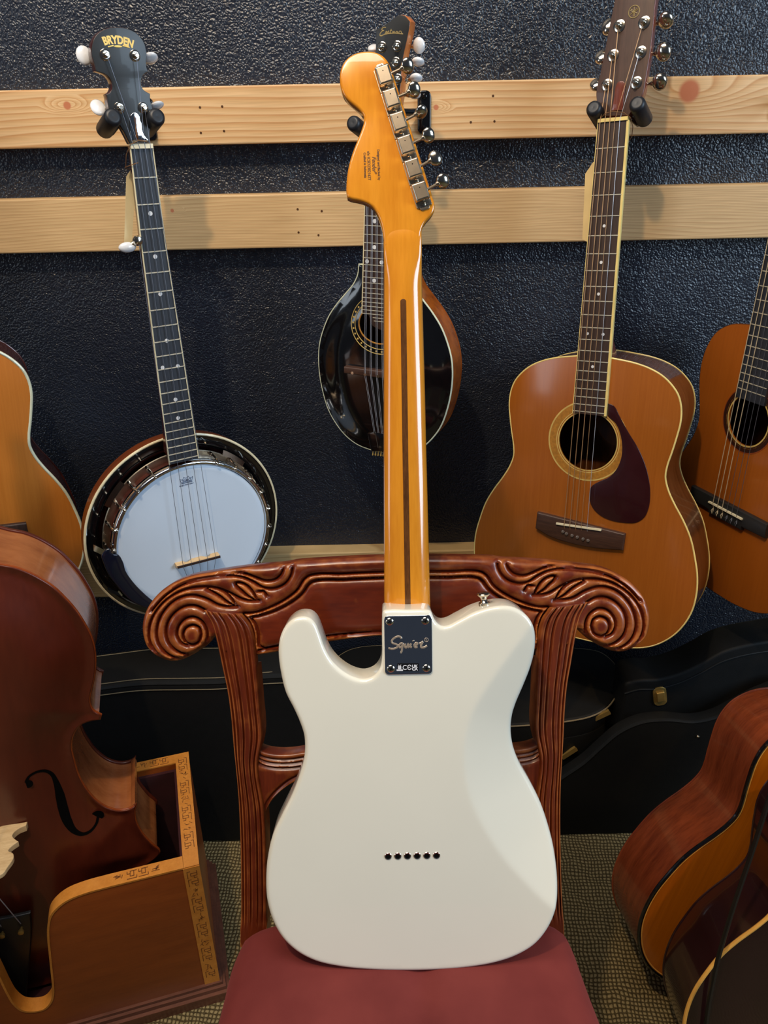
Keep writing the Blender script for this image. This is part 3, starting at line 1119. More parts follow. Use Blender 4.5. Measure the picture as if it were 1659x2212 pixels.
lab = obj('compliance_label', MB().plate(lc, 0.0012, 0.0018), M['black_print'], plate, 0)
for txt, q, size, kw in (('C', (780, 1513), 0.0074, dict(offset=0.0001, sx=0.9)), ('\u0404', (864, 1513), 0.0074, dict(offset=0.0001, sx=0.9)), ('UK', (962, 1487), 0.0044, dict(offset=0.00014)), ('CA', (962, 1538), 0.0044, dict(offset=0.00014)), ('X', (691, 1492), 0.0052, dict(offset=0.00004))):
    u, v = TF.L(B7(q), 0.0018)
    lettering('print', txt, size, M['white_print'], lab, u, v, 0.0019, extrude=0.0001, **kw)
bu = MB()
for q, hx, hy in (((693, 1557), 0.0034, 0.0008), ((690, 1510), 0.0018, 0.0016)):
    u, v = TF.L(B7(q), 0.0018)
    bu.plate(rrect((u, v), ROWX, ROWY, hx, hy, 0.0003), 0.0018, 0.002)
obj('bin_symbol', bu, M['white_print'], lab, 0)
# string-through ferrules
for k in range(6):
    u, v = TF.L((838.3 + (943 - 838.3) * k / 5, 1849.5 - 2 * k / 5), 0)
    o = obj('string_ferrule', MB().lathe([(0.0040, -0.0004), (0.0040, 0.0004), (0.0036, 0.0008), (0.0027, 0.0006), (0.0026, -0.0002)], (u, v, 0), seg=24, loop=True), M['nickel'], tele)
    obj('ferrule_hole', MB().lathe([(0.0026, 0), (0.0026, 0.0003)], (u, v, 0.0), seg=20), M['hole_shade'], o)
# strap buttons
u, v = TF.L((1046, 1303), -0.02)
ax = np.array([-0.10, 1.0, 0.05])
obj('strap_button', MB().lathe([(0.0062, -0.003), (0.0062, 0.0006), (0.0042, 0.002), (0.0032, 0.0045), (0.004, 0.007), (0.0068, 0.0094), (0.0074, 0.0106), (0.0068, 0.0116), (0.003, 0.012), (0.0005, 0.0121)], (u, v, -0.02), ax, 28), M['nickel'], tele)

# ------------------------------------------------------------------ the carved chair
CF = Fr(0.0, 20.0, 0.0, (855, 1215), 0.79)
chair = thing('carved_chair', 'mahogany chair with carved scroll crest rail and burgundy padded seat', 'chair', CF)
UC = -0.001
rt = [(200, 121), (420, 124), (600, 130), (640, 137), (800, 145), (950, 155), (1100, 172), (1240, 190), (1330, 217), (1420, 265), (1490, 330), (1540, 410), (1560, 490), (1555, 560), (1535, 620),
      (1500, 660), (1450, 692), (1390, 713), (1330, 709), (1270, 688), (1210, 655), (1160, 622), (1125, 590), (1108, 572, 1)]
R = [(a[0] - UC,) + tuple(a[1:]) for a in CF.T(B2, rt)]
R += [(CF.L(B2((1080, 680)))[0] - UC, CF.L(B2((1080, 680)))[1], 1)]
for q in ((748, 742), (900, 716), (1230, 652)):
    a = CF.L(B1(q))
    R.append((-(a[0] - UC), a[1]))
R = R[:24] + [R[24]] + [R[25] + (1,)] + R[26:]
cb = CF.L((845, 1374))[1]
ct = CF.L((865, 1203))[1]
right = [(0.0, ct)] + R + [(0.0, cb)]
left = [(-a[0],) + tuple(a[1:]) for a in right[1:-1]][::-1]
c_out = spline([(a[0] + UC,) + tuple(a[1:]) for a in right + left], 0.003)
gro = [  # carved lines on the right scroll
    [(1165, 398), (1215, 372), (1280, 370), (1345, 402), (1395, 465), (1407, 540), (1385, 605), (1330, 652), (1262, 668), (1200, 648), (1160, 595), (1152, 535), (1178, 472), (1230, 438), (1288, 448), (1330, 495), (1338, 548), (1315, 592), (1275, 612)],
    [(1190, 545), (1200, 505), (1240, 487), (1285, 505), (1302, 545), (1285, 590), (1245, 608), (1205, 590), (1190, 545)],
    [(965, 388), (1020, 386), (1080, 372), (1150, 332), (1245, 305), (1340, 328), (1420, 398), (1460, 480), (1466, 560), (1440, 625), (1388, 672), (1325, 692), (1262, 682), (1200, 645)],
    [(832, 356), (885, 356), (940, 340), (1010, 300), (1090, 268), (1200, 258), (1310, 278), (1410, 335), (1484, 420), (1515, 505), (1512, 582), (1478, 648), (1418, 696), (1370, 706)],
    [(845, 345), (870, 295), (905, 258), (950, 240), (972, 243), (965, 262), (935, 290), (900, 325), (862, 350)],
    [(975, 382), (1000, 335), (1045, 290), (1100, 265), (1140, 262), (1150, 270), (1120, 288), (1070, 320), (1030, 355), (985, 384)],
    [(612, 140), (622, 200), (660, 255), (730, 285), (800, 278), (860, 240), (930, 208), (1020, 196), (1120, 202), (1230, 218), (1330, 255), (1420, 315), (1500, 400)],
    [(668, 145), (680, 190), (720, 228), (780, 236), (840, 215), (900, 190), (980, 178), (1080, 184)],
    [(-30, 213), (300, 213), (520, 218), (545, 236), (590, 300), (660, 352), (760, 400), (860, 430), (935, 436), (905, 470), (880, 520), (868, 580), (868, 650), (860, 690)],
    [(-30, 250), (300, 250), (500, 255), (520, 270), (560, 322), (640, 380), (740, 425), (840, 452), (885, 462), (862, 500), (845, 560), (840, 640), (800, 660)],
    [(780, 330), (800, 300), (830, 300)]]
G = [spline([(a[0] - UC, a[1]) for a in CF.T(B2, g)], 0.004, False) for g in gro]
bl = []
for q in ((800, 700), (900, 680), (1230, 615), (1555, 590)):
    a = CF.L(B1(q))
    bl.append((-(a[0] - UC), a[1]))
bl.append((-0.01, bl[-1][1]))
G.append(spline(bl, 0.004, False))
PANEL = np.vstack([[(-0.02, G[9][0][1])], G[9], G[11][:-1], [(-0.02, G[11][-1][1])]])
SCR = np.array(CF.L(B2((1245, 548)))) - np.array([UC, 0])


C_RIM = [np.vstack([c_out, c_out[:1]])]


def resample_(c, step):
    s = np.concatenate([[0], np.cumsum(np.linalg.norm(np.diff(c, axis=0), axis=1))])
    t = np.linspace(0, s[-1], max(2, int(s[-1] / step)))
    return np.stack([np.interp(t, s, c[:, 0]), np.interp(t, s, c[:, 1])], 1)


def crest_h(p):
    q = np.stack([np.abs(p[:, 0] - UC), p[:, 1]], 1)
    d = dist_lines(q, G)
    h = -0.0046 * np.exp(-(d / 0.0017) ** 2)
    h += 0.0036 * np.sqrt(np.minimum(1, d / 0.010))
    dp = np.linalg.norm(q - SCR, axis=1)
    h += 0.004 * np.clip((0.060 - dp) / 0.05, 0, 1)
    h = np.where(dp < 0.0185, np.minimum(h, 0.0066), h)
    h -= 0.0025 * inside(q, PANEL)
    return h * np.clip(dist_lines(p, C_RIM) / 0.0065, 0.12, 1)


mir_ = lambda l, s: np.stack([UC + s * l[:, 0], l[:, 1]], 1)
crest_lines = [resample_(mir_(g, s), 0.0016) for g in G for s in (1, -1)]
crest = obj('crest_rail', MB().plate(c_out, -0.028, 0.0, 0.005, crest_h, 0.0022, rb=0.004, lines=crest_lines), M['mahogany'], chair, 60)
# the posts: reeded, fanning out of the scrolls
outer = CF.T(B2, [(1165, 400), (1128, 470), (1104, 560), (1088, 650), (1068, 770), (1045, 900), (1030, 1050), (1020, 1250), (1010, 1400), (1003, 1545)])
outer = [(a[0] - UC, a[1]) for a in outer]
for q in ((519, 1798), (521, 1900), (521, 2040)):
    a = CF.L(q)
    outer.append((-(a[0] - UC), a[1]))
inner = [(a[0] - UC, a[1]) for a in CF.T(B2, [(940, 432), (892, 500), (868, 580), (860, 680), (853, 820), (846, 1000), (840, 1200)])]
for q in ((558, 1650), (572, 1748), (577, 1897), (577, 2040)):
    a = CF.L(q)
    inner.append((-(a[0] - UC), a[1]))
oc, ic = spline(outer, 0.004, False), spline(inner, 0.004, False)


def resample(c, n):
    s = np.concatenate([[0], np.cumsum(np.linalg.norm(np.diff(c, axis=0), axis=1))])
    t = np.linspace(0, s[-1], n)
    return np.stack([np.interp(t, s, c[:, 0]), np.interp(t, s, c[:, 1])], 1)


oc, ic = resample(oc, 90), resample(ic, 90)
NC = 49


def reed(f):
    h = 0.0
    for g in (0.16, 0.34, 0.60, 0.78, 0.90):
        h -= 0.0034 * math.exp(-((f - g) / 0.024) ** 2)
    h += 0.0014 * math.sin(math.pi * min(1, max(0, f)))
    e = min(f, 1 - f)
    if e < 0.06:
        h -= 0.004 * (1 - e / 0.06) ** 2
    return h


for sgn in (1, -1):
    secs = []
    for k, (a, b) in enumerate(zip(ic, oc)):
        loop = []
        rise = min(1.0, k / 12)
        flat = 1.0 if k < 80 else max(0.0, 1 - (k - 80) / 4)
        for j in range(NC):
            f = j / (NC - 1)
            p = a * (1 - f) + b * f
            loop.append((UC + sgn * p[0], p[1], 0.0075 - 0.0025 * rise + reed(f) * flat))
        loop.append((UC + sgn * b[0], b[1], -0.030 if k > 14 else -0.01))
        loop.append((UC + sgn * a[0], a[1], -0.030 if k > 14 else -0.01))
        secs.append(loop)
    obj('back_post', MB().loft(secs), M['mahogany_post'], chair, 60, fix=True)
# the lower carved stay between the posts
tp = [CF.L(B1(q)) for q in ((772, 1290), (800, 1318), (840, 1335), (910, 1346), (1000, 1344), (1080, 1332))]
lo = [CF.L(B5(q)) for q in ((262, 345), (275, 300), (300, 262), (340, 222), (385, 190), (430, 172))]
st_r = [(-(a[0] - UC), a[1]) for a in tp]
st_l = [(-(a[0] - UC), a[1]) for a in lo]
half = st_r + [(0.0, st_r[-1][1] + 0.004)]
low = [(0.0, st_l[-1][1] + 0.006)] + st_l[::-1]
pts = [(a[0] + UC, a[1]) for a in half] + [(UC - a[0], a[1]) for a in half[::-1][1:]] + [(UC - a[0], a[1]) for a in low[::-1]] + [(a[0] + UC, a[1]) for a in low[1:]]
stay_g = [spline([(a[0], a[1] - dy) for a in half], 0.004, False) for dy in (0.007, 0.012, 0.018)] + [spline([(a[0], a[1] + 0.006) for a in low], 0.004, False)]


def stay_h(p):
    q = np.stack([np.abs(p[:, 0] - UC), p[:, 1]], 1)
    d = dist_lines(q, stay_g)
    return -0.003 * np.exp(-(d / 0.0018) ** 2)


obj('lower_stay', MB().plate(spline(pts, 0.004), -0.026, 0.0, 0.003, stay_h, 0.003, rb=0.003, lines=[resample_(mir_(g, s), 0.002) for g in stay_g for s in (1, -1)]), M['mahogany_post'], chair, 60)
# seat
ZS = 0.475
sl = [at_z(q[0], q[1], 0.455) for q in ((523, 2030), (512, 2052), (497, 2090), (482, 2150), (466, 2212))]
sr = [at_z(q[0], q[1], 0.455) for q in ((1222, 2015), (1238, 2042), (1256, 2090), (1278, 2150), (1302, 2212))]
yf = 0.18
seat_pts = [tuple(p[:2]) for p in sl]
dx = (sl[-1][0] - sl[-2][0]) / (sl[-1][1] - sl[-2][1])
seat_pts += [(sl[-1][0] + dx * (yf + 0.05 - sl[-1][1]) * 0.55, yf + 0.05), (sl[-1][0] + dx * (yf - sl[-1][1]) * 0.5 + 0.035, yf)]
dx2 = (sr[-1][0] - sr[-2][0]) / (sr[-1][1] - sr[-2][1])
seat_pts += [(sr[-1][0] + dx2 * (yf - sr[-1][1]) * 0.5 - 0.035, yf), (sr[-1][0] + dx2 * (yf + 0.05 - sr[-1][1]) * 0.55, yf + 0.05)]
seat_pts += [tuple(p[:2]) for p in sr[::-1]]
seat_pts += [(sr[0][0] - 0.03, sr[0][1] + 0.018), (sl[0][0] + 0.03, sl[0][1] + 0.018)]
s_out = spline(seat_pts, 0.01)
INV = CF.M().inverted()


def chair_part(name, mb, mat, smooth=50):
    me = mb.mesh(name, smooth)
    me.transform(INV)
    return obj(name, me, mat, chair)


sc_ = ccw(s_out)


def seat_h(p):
    d = dist_lines(p, [np.vstack([sc_, sc_[:1]])])
    h = 0.034 * (1 - np.exp(-d / 0.055))
    h -= 0.007 * np.exp(-((p[:, 0] - 0.03) / 0.016) ** 2) * np.exp(-((p[:, 1] - 0.535) / 0.05) ** 2)
    return h


chair_part('seat_cushion', MB().plate(s_out, 0.400, 0.462, 0.022, seat_h, 0.012, rb=0.01, seg=5), M['velour'])
chair_part('seat_rail', MB().plate(inset(sc_, -0.006), 0.335, 0.408, 0.004), M['mahogany_post'])
for q, ly in (((seat_pts[5][0] + 0.03, yf + 0.035), 0), ((seat_pts[8][0] - 0.03, yf + 0.035), 0), ((sl[0][0] + 0.035, sl[0][1] - 0.01), 0.10), ((sr[0][0] - 0.035, sr[0][1] - 0.01), 0.10)):
    secs = []
    for k in range(9):
        t = k / 8
        wd = 0.022 - 0.008 * t
        yy = q[1] + ly * t * t
        z = 0.34 * (1 - t)
        secs.append([(q[0] - wd, yy - wd, z), (q[0] + wd, yy - wd, z), (q[0] + wd, yy + wd, z), (q[0] - wd, yy + wd, z)])
    mb = MB().loft(secs)
    me = mb.mesh('leg', 30)
    me.transform(INV)
    obj('leg', me, M['mahogany_post'], chair, fix=True)

# ------------------------------------------------------------------ guitars with hollow bodies
TM = [(0.0, 0.145), (0.048, 0.1405), (0.069, 0.137), (0.09, 0.131), (0.111, 0.121), (0.126, 0.109), (0.139, 0.093), (0.146, 0.074), (0.148, 0.051), (0.145, 0.026), (0.140, -0.002), (0.1355, -0.024),
      (0.1345, -0.043), (0.141, -0.064), (0.153, -0.086), (0.170, -0.112), (0.185, -0.140), (0.196, -0.173), (0.204, -0.207), (0.206, -0.240), (0.202, -0.272), (0.190, -0.303), (0.172, -0.329),
      (0.146, -0.351), (0.115, -0.364), (0.06, -0.371), (0.0, -0.373)]


def guitar_outline(s=1.0, u0=0.0, pts=TM, step=0.006):
    P = [(a * s, b * s) for a, b in pts]
    full = P + [(-a, b) for a, b in P[-2:0:-1]]
    o = spline(full, step)
    o[:, 0] += u0
    return o


def fret_v(nut, scale, k):
    return nut - scale * (1 - 2 ** (-k / 12))


def tuner(parent, post, button, nf, nb, metal, post_h=0.012, br=0.008, but=None, ang=30, but_mat=None, squash=0.5, wash=0.0065):
    """post on the face at nf, gear case and shaft on the back at nb, button beside the head"""
    mb = MB()
    mb.lathe([(wash, 0), (wash, 0.0007), (wash * 0.88, 0.0012), (wash * 0.55, 0.0013), (wash * 0.5, 0.003), (0.0034, 0.0035), (0.0032, post_h * 0.55), (0.0024, post_h * 0.6), (0.0030, post_h * 0.9), (0.0022, post_h), (0.0003, post_h)], (post[0], post[1], nf), seg=18)
    d = np.array([button[0] - post[0], button[1] - post[1], 0.0])
    L = np.linalg.norm(d)
    d /= L
    mb.ball((post[0], post[1], nb - 0.004), 0.008, 0.006, 0.005, None, 12, 8)
    zz = nb - 0.005
    mb.tube([(post[0], post[1], zz), tuple(np.array([button[0], button[1], zz]) - d * br * 0.6)], 0.0018, 8)
    mb.lathe([(0.0022, 0), (0.0034, 0.003), (0.0034, 0.0045)], tuple(np.array([button[0], button[1], zz]) - d * (br + 0.003)), d, 12)
    t = obj('tuner', mb, metal, parent)
    e2 = np.array([-d[1], d[0], 0])
    q = rad(ang)
    f1, f2 = e2 * math.cos(q) + np.array([0, 0, 1.0]) * math.sin(q), -e2 * math.sin(q) + np.array([0, 0, 1.0]) * math.cos(q)
    obj('tuner_button', MB().ball((button[0], button[1], zz), br, br * 1.15, br * squash, (d, f1, f2), 18, 10), but_mat or metal, t)
    return t


def acoustic(root, fr, out, depth, m, u0=0.0, hole_v=0.0, hole_r=0.05, rings=(), nut_v=0.496, saddle_v=-0.159, nut_w=0.044, end_w=0.056, join_v=0.142, end_v=0.06, nfrets=20, bind=0.0016,
             head=None, face=None, dots=(), bridge=None, saddle=None, strings=None, posts=None, buttons=None, string_spread=0.052, tun=None, head_n=-0.003, neck_w=None, dot_r=0.003, board_bind=True, heel=True, saddle_n=0.0115, string_r=0.0005):
    scale = nut_v - saddle_v
    hc = circle((u0, hole_v), hole_r, 40) if hole_r else None
    obj('soundboard', MB().plate(out, -0.003, 0.0, 0.0008, holes=[hc] if hc is not None else ()), m['top'], root)
    obj('side', MB().wall(inset(ccw(out), 0.0006), -depth, -0.001, 0.0025), m['side'], root, 50)
    obj('back', MB().plate(out, -depth - 0.003, -depth, 0.0, rb=0.002), m['back'], root)
    o2 = inset(ccw(out), 0.0004)
    if bind:
        obj('top_binding', MB().tube([(p[0], p[1], -0.0012) for p in o2], bind, 8, closed=True), m['bind'], root)
        obj('back_binding', MB().tube([(p[0], p[1], -depth) for p in o2], bind * 0.55, 8, closed=True), m.get('bind2', m['bind']), root)
    for r0, r1, mt in rings:
        obj('rosette_ring', MB().ring((u0, hole_v), r0, r1, -0.001, 0.0004), mt, root)
    # neck
    secs = []
    for k in range(13):
        t = k / 12
        v = nut_v + 0.004 + (join_v - 0.005 - nut_v) * t
        hw = (nut_w + (end_w - nut_w) * (nut_v - v) / (nut_v - end_v)) / 2
        th = 0.019 + 0.004 * t + (0.055 * max(0, (t - 0.9) / 0.1) ** 1.5 if heel else 0)
        loop = [(u0 - hw, v, 0.0003), (u0 + hw, v, 0.0003)]
        for j in range(11):
            a = math.pi * j / 10
            loop.append((u0 + hw * math.cos(a), v, -0.002 - th * math.sin(a) ** 0.7))
        secs.append(loop)
    nk = obj('neck', MB().loft(secs), m['neck'], root, 50, fix=True)
    hwn, hwe = nut_w / 2, end_w / 2
    bo = np.array([(u0 - hwn, nut_v), (u0 - hwe, end_v), (u0 + hwe, end_v), (u0 + hwn, nut_v)])
    fbd = obj('fretboard', MB().plate(bo, 0.0003, 0.006, 0.0006), m['board'], root, 0)
    if board_bind:
        for s, bwd in ((-1, 0.001), (1, 0.0036)):
            b = MB().bar((u0 + s * hwn, nut_v, 0.0033), (u0 + s * hwe, end_v, 0.0033), bwd, 0.0062)
            obj('board_binding', b, m['bind'], fbd, 0)
    for k in range(1, nfrets + 1):
        v = fret_v(nut_v, scale, k)
        if v < end_v + 0.002:
            break
        hw = hwn + (hwe - hwn) * (nut_v - v) / (nut_v - end_v)
        obj('fret', MB().tube([(u0 - hw + 0.001, v, 0.006), (u0 + hw - 0.001, v, 0.006)], 0.0009, 6), M['fret'], fbd)
    for k, du in dots:
        v = (fret_v(nut_v, scale, k) + fret_v(nut_v, scale, k - 1)) / 2
        obj('position_dot', MB().lathe([(dot_r, 0), (dot_r, 0.0003)], (u0 + du, v, 0.0060), seg=16), M['pearl'], fbd)
    obj('nut', MB().box((u0 - hwn, nut_v, 0.0), (u0 + hwn, nut_v + 0.005, 0.0082)), m.get('nut', M['bone']), root, 0)
    if head is not None:
        hd = obj('headstock', MB().plate(head, head_n - 0.016, head_n, 0.001, rb=0.001), m['neck'], root)
        obj('head_face', MB().plate(inset(ccw(head), 0.0006), head_n - 0.0005, head_n + 0.0012, 0.0004), m['face'], hd)
    if bridge is not None:
        obj('bridge', MB().plate(bridge, -0.0005, 0.0085, 0.0025), m['bridge'], root)
    if saddle is None:
        saddle = [(u0 - 0.037, saddle_v), (u0 + 0.037, saddle_v)]
    obj('saddle', MB().bar((saddle[0][0], saddle[0][1], 0.009), (saddle[1][0], saddle[1][1], 0.009), 0.003, 0.006), M['bone'], root, 0)
    ns = len(strings)
    for i, mt in enumerate(strings):
        if mt is None:
            continue
        f = i / (ns - 1) - 0.5
        us, un = u0 + f * string_spread, u0 + f * (nut_w - 0.008)
        vs = saddle[0][1] + (saddle[1][1] - saddle[0][1]) * (f + 0.5)
        path = [(us, vs - 0.011, 0.006), (us, vs - 0.003, 0.0105), (us, vs, 0.012), (un, nut_v + 0.001, 0.0085)]
        if posts:
            pp = posts[i]
            path.append((pp[0], pp[1], head_n + 0.006))
        obj('string', MB().tube(path, string_r * (1.35 if i < ns / 2 else 0.9), 6), mt, root)
    if posts:
        for i, (pp, bb) in enumerate(zip(posts, buttons)):
            tuner(root, pp, bb, head_n + 0.001, head_n - 0.016, tun or M['nickel'], post_h=0.014, br=0.0112, squash=0.62, wash=0.0088, ang=rnd.uniform(15, 75))
    return fbd


def hanger(fr, lu, ru, v, label, tip=0.018, plate_px=None, rl=0.0118, back=-0.034):
    """A wall yoke: plate on the rail, arm, U-shaped fork and two foam-covered prongs at lu / ru beside the neck."""
    mid = fr.W((lu + ru) / 2, v, back)
    z = mid[2] - 0.012
    px, pz = (mid[0], z) if plate_px is None else wxz(*plate_px)
    root = thing('wall_hanger', label, 'guitar hanger')
    root.location = (px, RAIL_Y, pz)
    o0 = np.array([px, RAIL_Y, pz])
    ln = lambda P: tuple(np.array(P) - o0)
    obj('wall_plate', MB().plate(rrect((0, 0), (1, 0), (0, 1), 0.011, 0.032, 0.008), 0, 0.006, 0.002), M['black_gloss'], root).rotation_euler = (rad(90), 0, 0)
    for s in (-1, 1):
        obj('plate_screw', MB().lathe([(0.0042, 0), (0.0036, 0.002), (0.001, 0.003)], (0, -0.006, s * 0.023), (0, -1, 0), 16), M['black_gloss'], root)
    yb = fr.W((lu + ru) / 2, v - 0.004, back - 0.012)
    obj('arm', MB().tube([(0, -0.004, 0), ln(np.array([yb[0], (yb[1] + RAIL_Y) / 2, pz])), ln(yb)], 0.006, 12), M['black_gloss'], root)
    ax = fr.n + 0.30 * fr.v
    ax /= np.linalg.norm(ax)
    pr, ends = [], []
    for s, uu in ((-1, lu), (1, ru)):
        e = fr.W(uu, v, tip)
        b = e - ax * (tip - back + 0.006)
        ends.append(b)
        L = np.linalg.norm(e - b)
        mb = MB().lathe([(0.0005, 0), (rl * 0.8, 0.0005), (rl, 0.005), (rl, L - 0.006), (rl * 0.92, L - 0.002), (rl * 0.7, L), (rl * 0.55, L + 0.0004), (0.0004, L - 0.0006)], ln(b), ax, 24)
        obj('foam_prong', mb, M['foam'], root, 50)
    obj('fork', MB().tube([ln(ends[0]), ln((ends[0] * 2 + yb) / 3 - fr.v * 0.006), ln(yb), ln((ends[1] * 2 + yb) / 3 - fr.v * 0.006), ln(ends[1])], 0.0055, 12), M['black_gloss'], root)
    return root


# ---- the weathered acoustic guitar hanging on the right
YF = Fr(-33.08, 7.06, 3.35, (1274, 954), 1.2338)
ym = thing('acoustic_guitar', 'weathered honey-brown acoustic guitar with oxblood pickguard, hanging by the carved chair', 'acoustic guitar', YF, 'acoustic guitars on the wall')
U0 = -0.004
m = dict(top=M['spruce_aged'], side=M['rosewood_side'], back=M['rosewood_side'], bind=M['ivory'], neck=M['neck_red'], board=M['fretboard'], face=M['headwood'], bridge=M['bridge_dark'], nut=M['ivory'])
hl_ = YF.T(C3, [(400, 872), (388, 820), (374, 740), (372, 690), (400, 560), (440, 360), (478, 160), (512, 0), (530, -90)], -0.002)
hr_ = YF.T(C3, [(835, -90), (818, 0), (800, 180), (775, 400), (748, 560), (722, 700), (700, 750), (655, 810), (618, 866)], -0.002)
tl, tr = hl_[-1], hr_[0]
head = spline([hl_[0] + (1,)] + hl_[1:-1] + [tl + (1,), ((tl[0] + tr[0]) / 2, max(tl[1], tr[1]) + 0.006)] + [tr + (1,)] + hr_[1:-1] + [hr_[-1] + (1,)], 0.004)
pst = [YF.L(G5(q), 0.0) for q in ((240, 1450), (345, 945), (450, 440), (875, 380), (815, 890), (740, 1410))]
btn = [YF.L(G5(q), -0.022) for q in ((75, 1440), (160, 965), (275, 450), (1245, 340), (1205, 880), (1140, 1395))]
br = spline([p + (1,) if i in (0, 1, 5, 6) else p for i, p in enumerate(YF.T(C6, [(405, 1072), (395, 1160), (470, 1203), (590, 1243), (720, 1268), (870, 1280), (882, 1192)], 0.006))], 0.004)
sd = YF.T(C6, [(508, 1134), (752, 1170)], 0.010)
ev = YF.L(C6((690, 543)), 0.006)[1]
nv = YF.L((1327, 262), 0.006)[1]
acoustic(ym, YF, guitar_outline(1.0, U0), 0.105, m, U0, 0.0, 0.0505, [(0.0505, 0.0525, M['rosette_line']), (0.0555, 0.0675, M['rosette']), (0.0540, 0.0555, M['rosette_line']), (0.0675, 0.070, M['rosette_line'])],
         nut_v=nv, saddle_v=sd[0][1] * 0.5 + sd[1][1] * 0.5, nut_w=0.0455, end_w=0.056, join_v=0.142, end_v=ev, nfrets=20, head=head,
         dots=[(5, 0), (7, 0), (9, 0), (12, -0.013), (12, 0.013), (15, 0)], bridge=br, saddle=sd,
         strings=[M['bronze']] * 4 + [M['steel'], None], posts=pst, buttons=btn, dot_r=0.0024)
pg = YF.T(C6, [(783, 480, 1), (820, 495), (852, 552), (900, 640), (950, 722), (985, 800), (1008, 880), (1018, 960), (1012, 1040), (985, 1102), (940, 1130), (880, 1131), (800, 1116), (740, 1086), (700, 1040),
               (687, 985), (698, 935), (738, 908), (795, 882), (838, 835), (860, 780), (866, 720), (856, 650), (832, 592), (786, 546)], 0.001)
obj('pickguard', MB().plate(spline(pg, 0.004), 0.0, 0.0016, 0.0005), M['pickguard'], ym)
for q in ((543, 1180), (562, 1191), (592, 1201), (621, 1210), (652, 1220), (679, 1228)):
    u, v = YF.L(C6(q), 0.010)
    obj('bridge_pin', MB().lathe([(0.0028, 0), (0.0032, 0.001), (0.0026, 0.0026), (0.0004, 0.0032)], (u, v, 0.0085), seg=12), M['pin'], ym)
tc = spline(YF.T(G5, [(395, 1480), (440, 1395), (520, 1385), (560, 1450), (545, 1560), (510, 1880, 1), (320, 1890, 1), (370, 1650)], 0), 0.003)
obj('truss_rod_cover', MB().plate(tc, -0.002, 0.0005, 0.0006), M['neck_red'], ym)
lu, lv = YF.L(G5((703, 195)), 0.0)
lg = MB().tube([(p[0], p[1], -0.0015) for p in circle((lu, lv), 0.0078, 32)], 0.0007, 6, closed=True)
for k in range(3):
    a = rad(30 + 120 * k)
    d = np.array([math.cos(a), math.sin(a)])
    e = np.array([-d[1], d[0]])
    c = np.array([lu, lv])
    for s in (-1, 1):
        lg.tube([tuple(c + d * 0.0062 + e * s * 0.0008) + (-0.0015,), tuple(c + d * 0.0015 + e * s * 0.0008) + (-0.0015,)], 0.0005, 5)
    lg.tube([tuple(c + d * 0.0018) + (-0.0015,), tuple(c - d * 0.006) + (-0.0015,)], 0.0006, 5)
obj('tuning_fork_emblem', lg, M['gold_dull'], ym)
a, b = YF.L((1281, 232), 0.018), YF.L((1375, 222), 0.018)
hanger(YF, a[0], b[0], (a[1] + b[1]) / 2, 'black foam yoke hanger holding the weathered honey-brown guitar', plate_px=(1325, 250))


def swing_tag(name_label, fr, quad, n0, mat, loop=None):
    root = thing('price_tag', name_label, 'tag', fr)
    q = ccw(np.array(quad))
    obj('card', MB().plate(q, n0 - 0.0003, n0 + 0.0003), mat, root, 0)
    for lp in loop or ():
        obj('tag_string', MB().tube(lp, 0.0006, 6), M['twine'], root)
    return root


tq = YF.T(C3, [(372, 1212), (352, 1212), (292, 1300), (270, 1790), (320, 1815), (345, 1500)], -0.026)
l0 = [YF.L(C3(q), h) + (h,) for q, h in (((362, 1240), -0.0262), ((380, 1000), -0.02), ((392, 900), 0.0), ((440, 850), 0.011), ((500, 832), 0.012), ((580, 842), 0.011), ((630, 880), 0.006), ((648, 950), -0.01), ((640, 1020), -0.02), ((600, 1080), -0.026))]
swing_tag('manila price tag behind the neck of the weathered honey-brown guitar', YF, tq, -0.026, M['tag'], [[tuple(p) for p in l0]])

# ---- the blonde guitar cut by the picture's left edge
LF0 = Fr(25, 0, 0, (56, 950), 1.25)
LF = Fr(25, 0, -5.0, o=LF0.W(-0.1245, 0.042, 0))
lgx = thing('acoustic_guitar', 'blonde acoustic guitar with pale binding and dark sides, behind the cello', 'acoustic guitar', LF, 'acoustic guitars on the wall')
m = dict(top=M['spruce_left'], side=M['dark_side'], back=M['dark_side'], bind=M['pale_binding'], bind2=M['dark_side'], neck=M['neck_red'], board=M['fretboard'], face=M['headwood'], bridge=M['fretboard'])


def std_head(u0, nut_v, wd=0.036, L=0.17, base=0.022):
    return spline([(u0 - base, nut_v + 0.004, 1), (u0 - base - 0.004, nut_v + 0.02), (u0 - wd * 0.9, nut_v + 0.05), (u0 - wd, nut_v + L, 1), (u0, nut_v + L + 0.008), (u0 + wd, nut_v + L, 1), (u0 + wd * 0.9, nut_v + 0.05), (u0 + base + 0.004, nut_v + 0.02), (u0 + base, nut_v + 0.004, 1)], 0.005)


def std_posts(u0, nut_v, wd=0.036):
    ps, bs = [], []
    for s, o3 in ((-1, (0.05, 0.09, 0.13)), (1, (0.13, 0.09, 0.05))):
        for d in o3:
            ps.append((u0 + s * wd * 0.62, nut_v + d))
            bs.append((u0 + s * (wd + 0.018), nut_v + d))
    return ps, bs


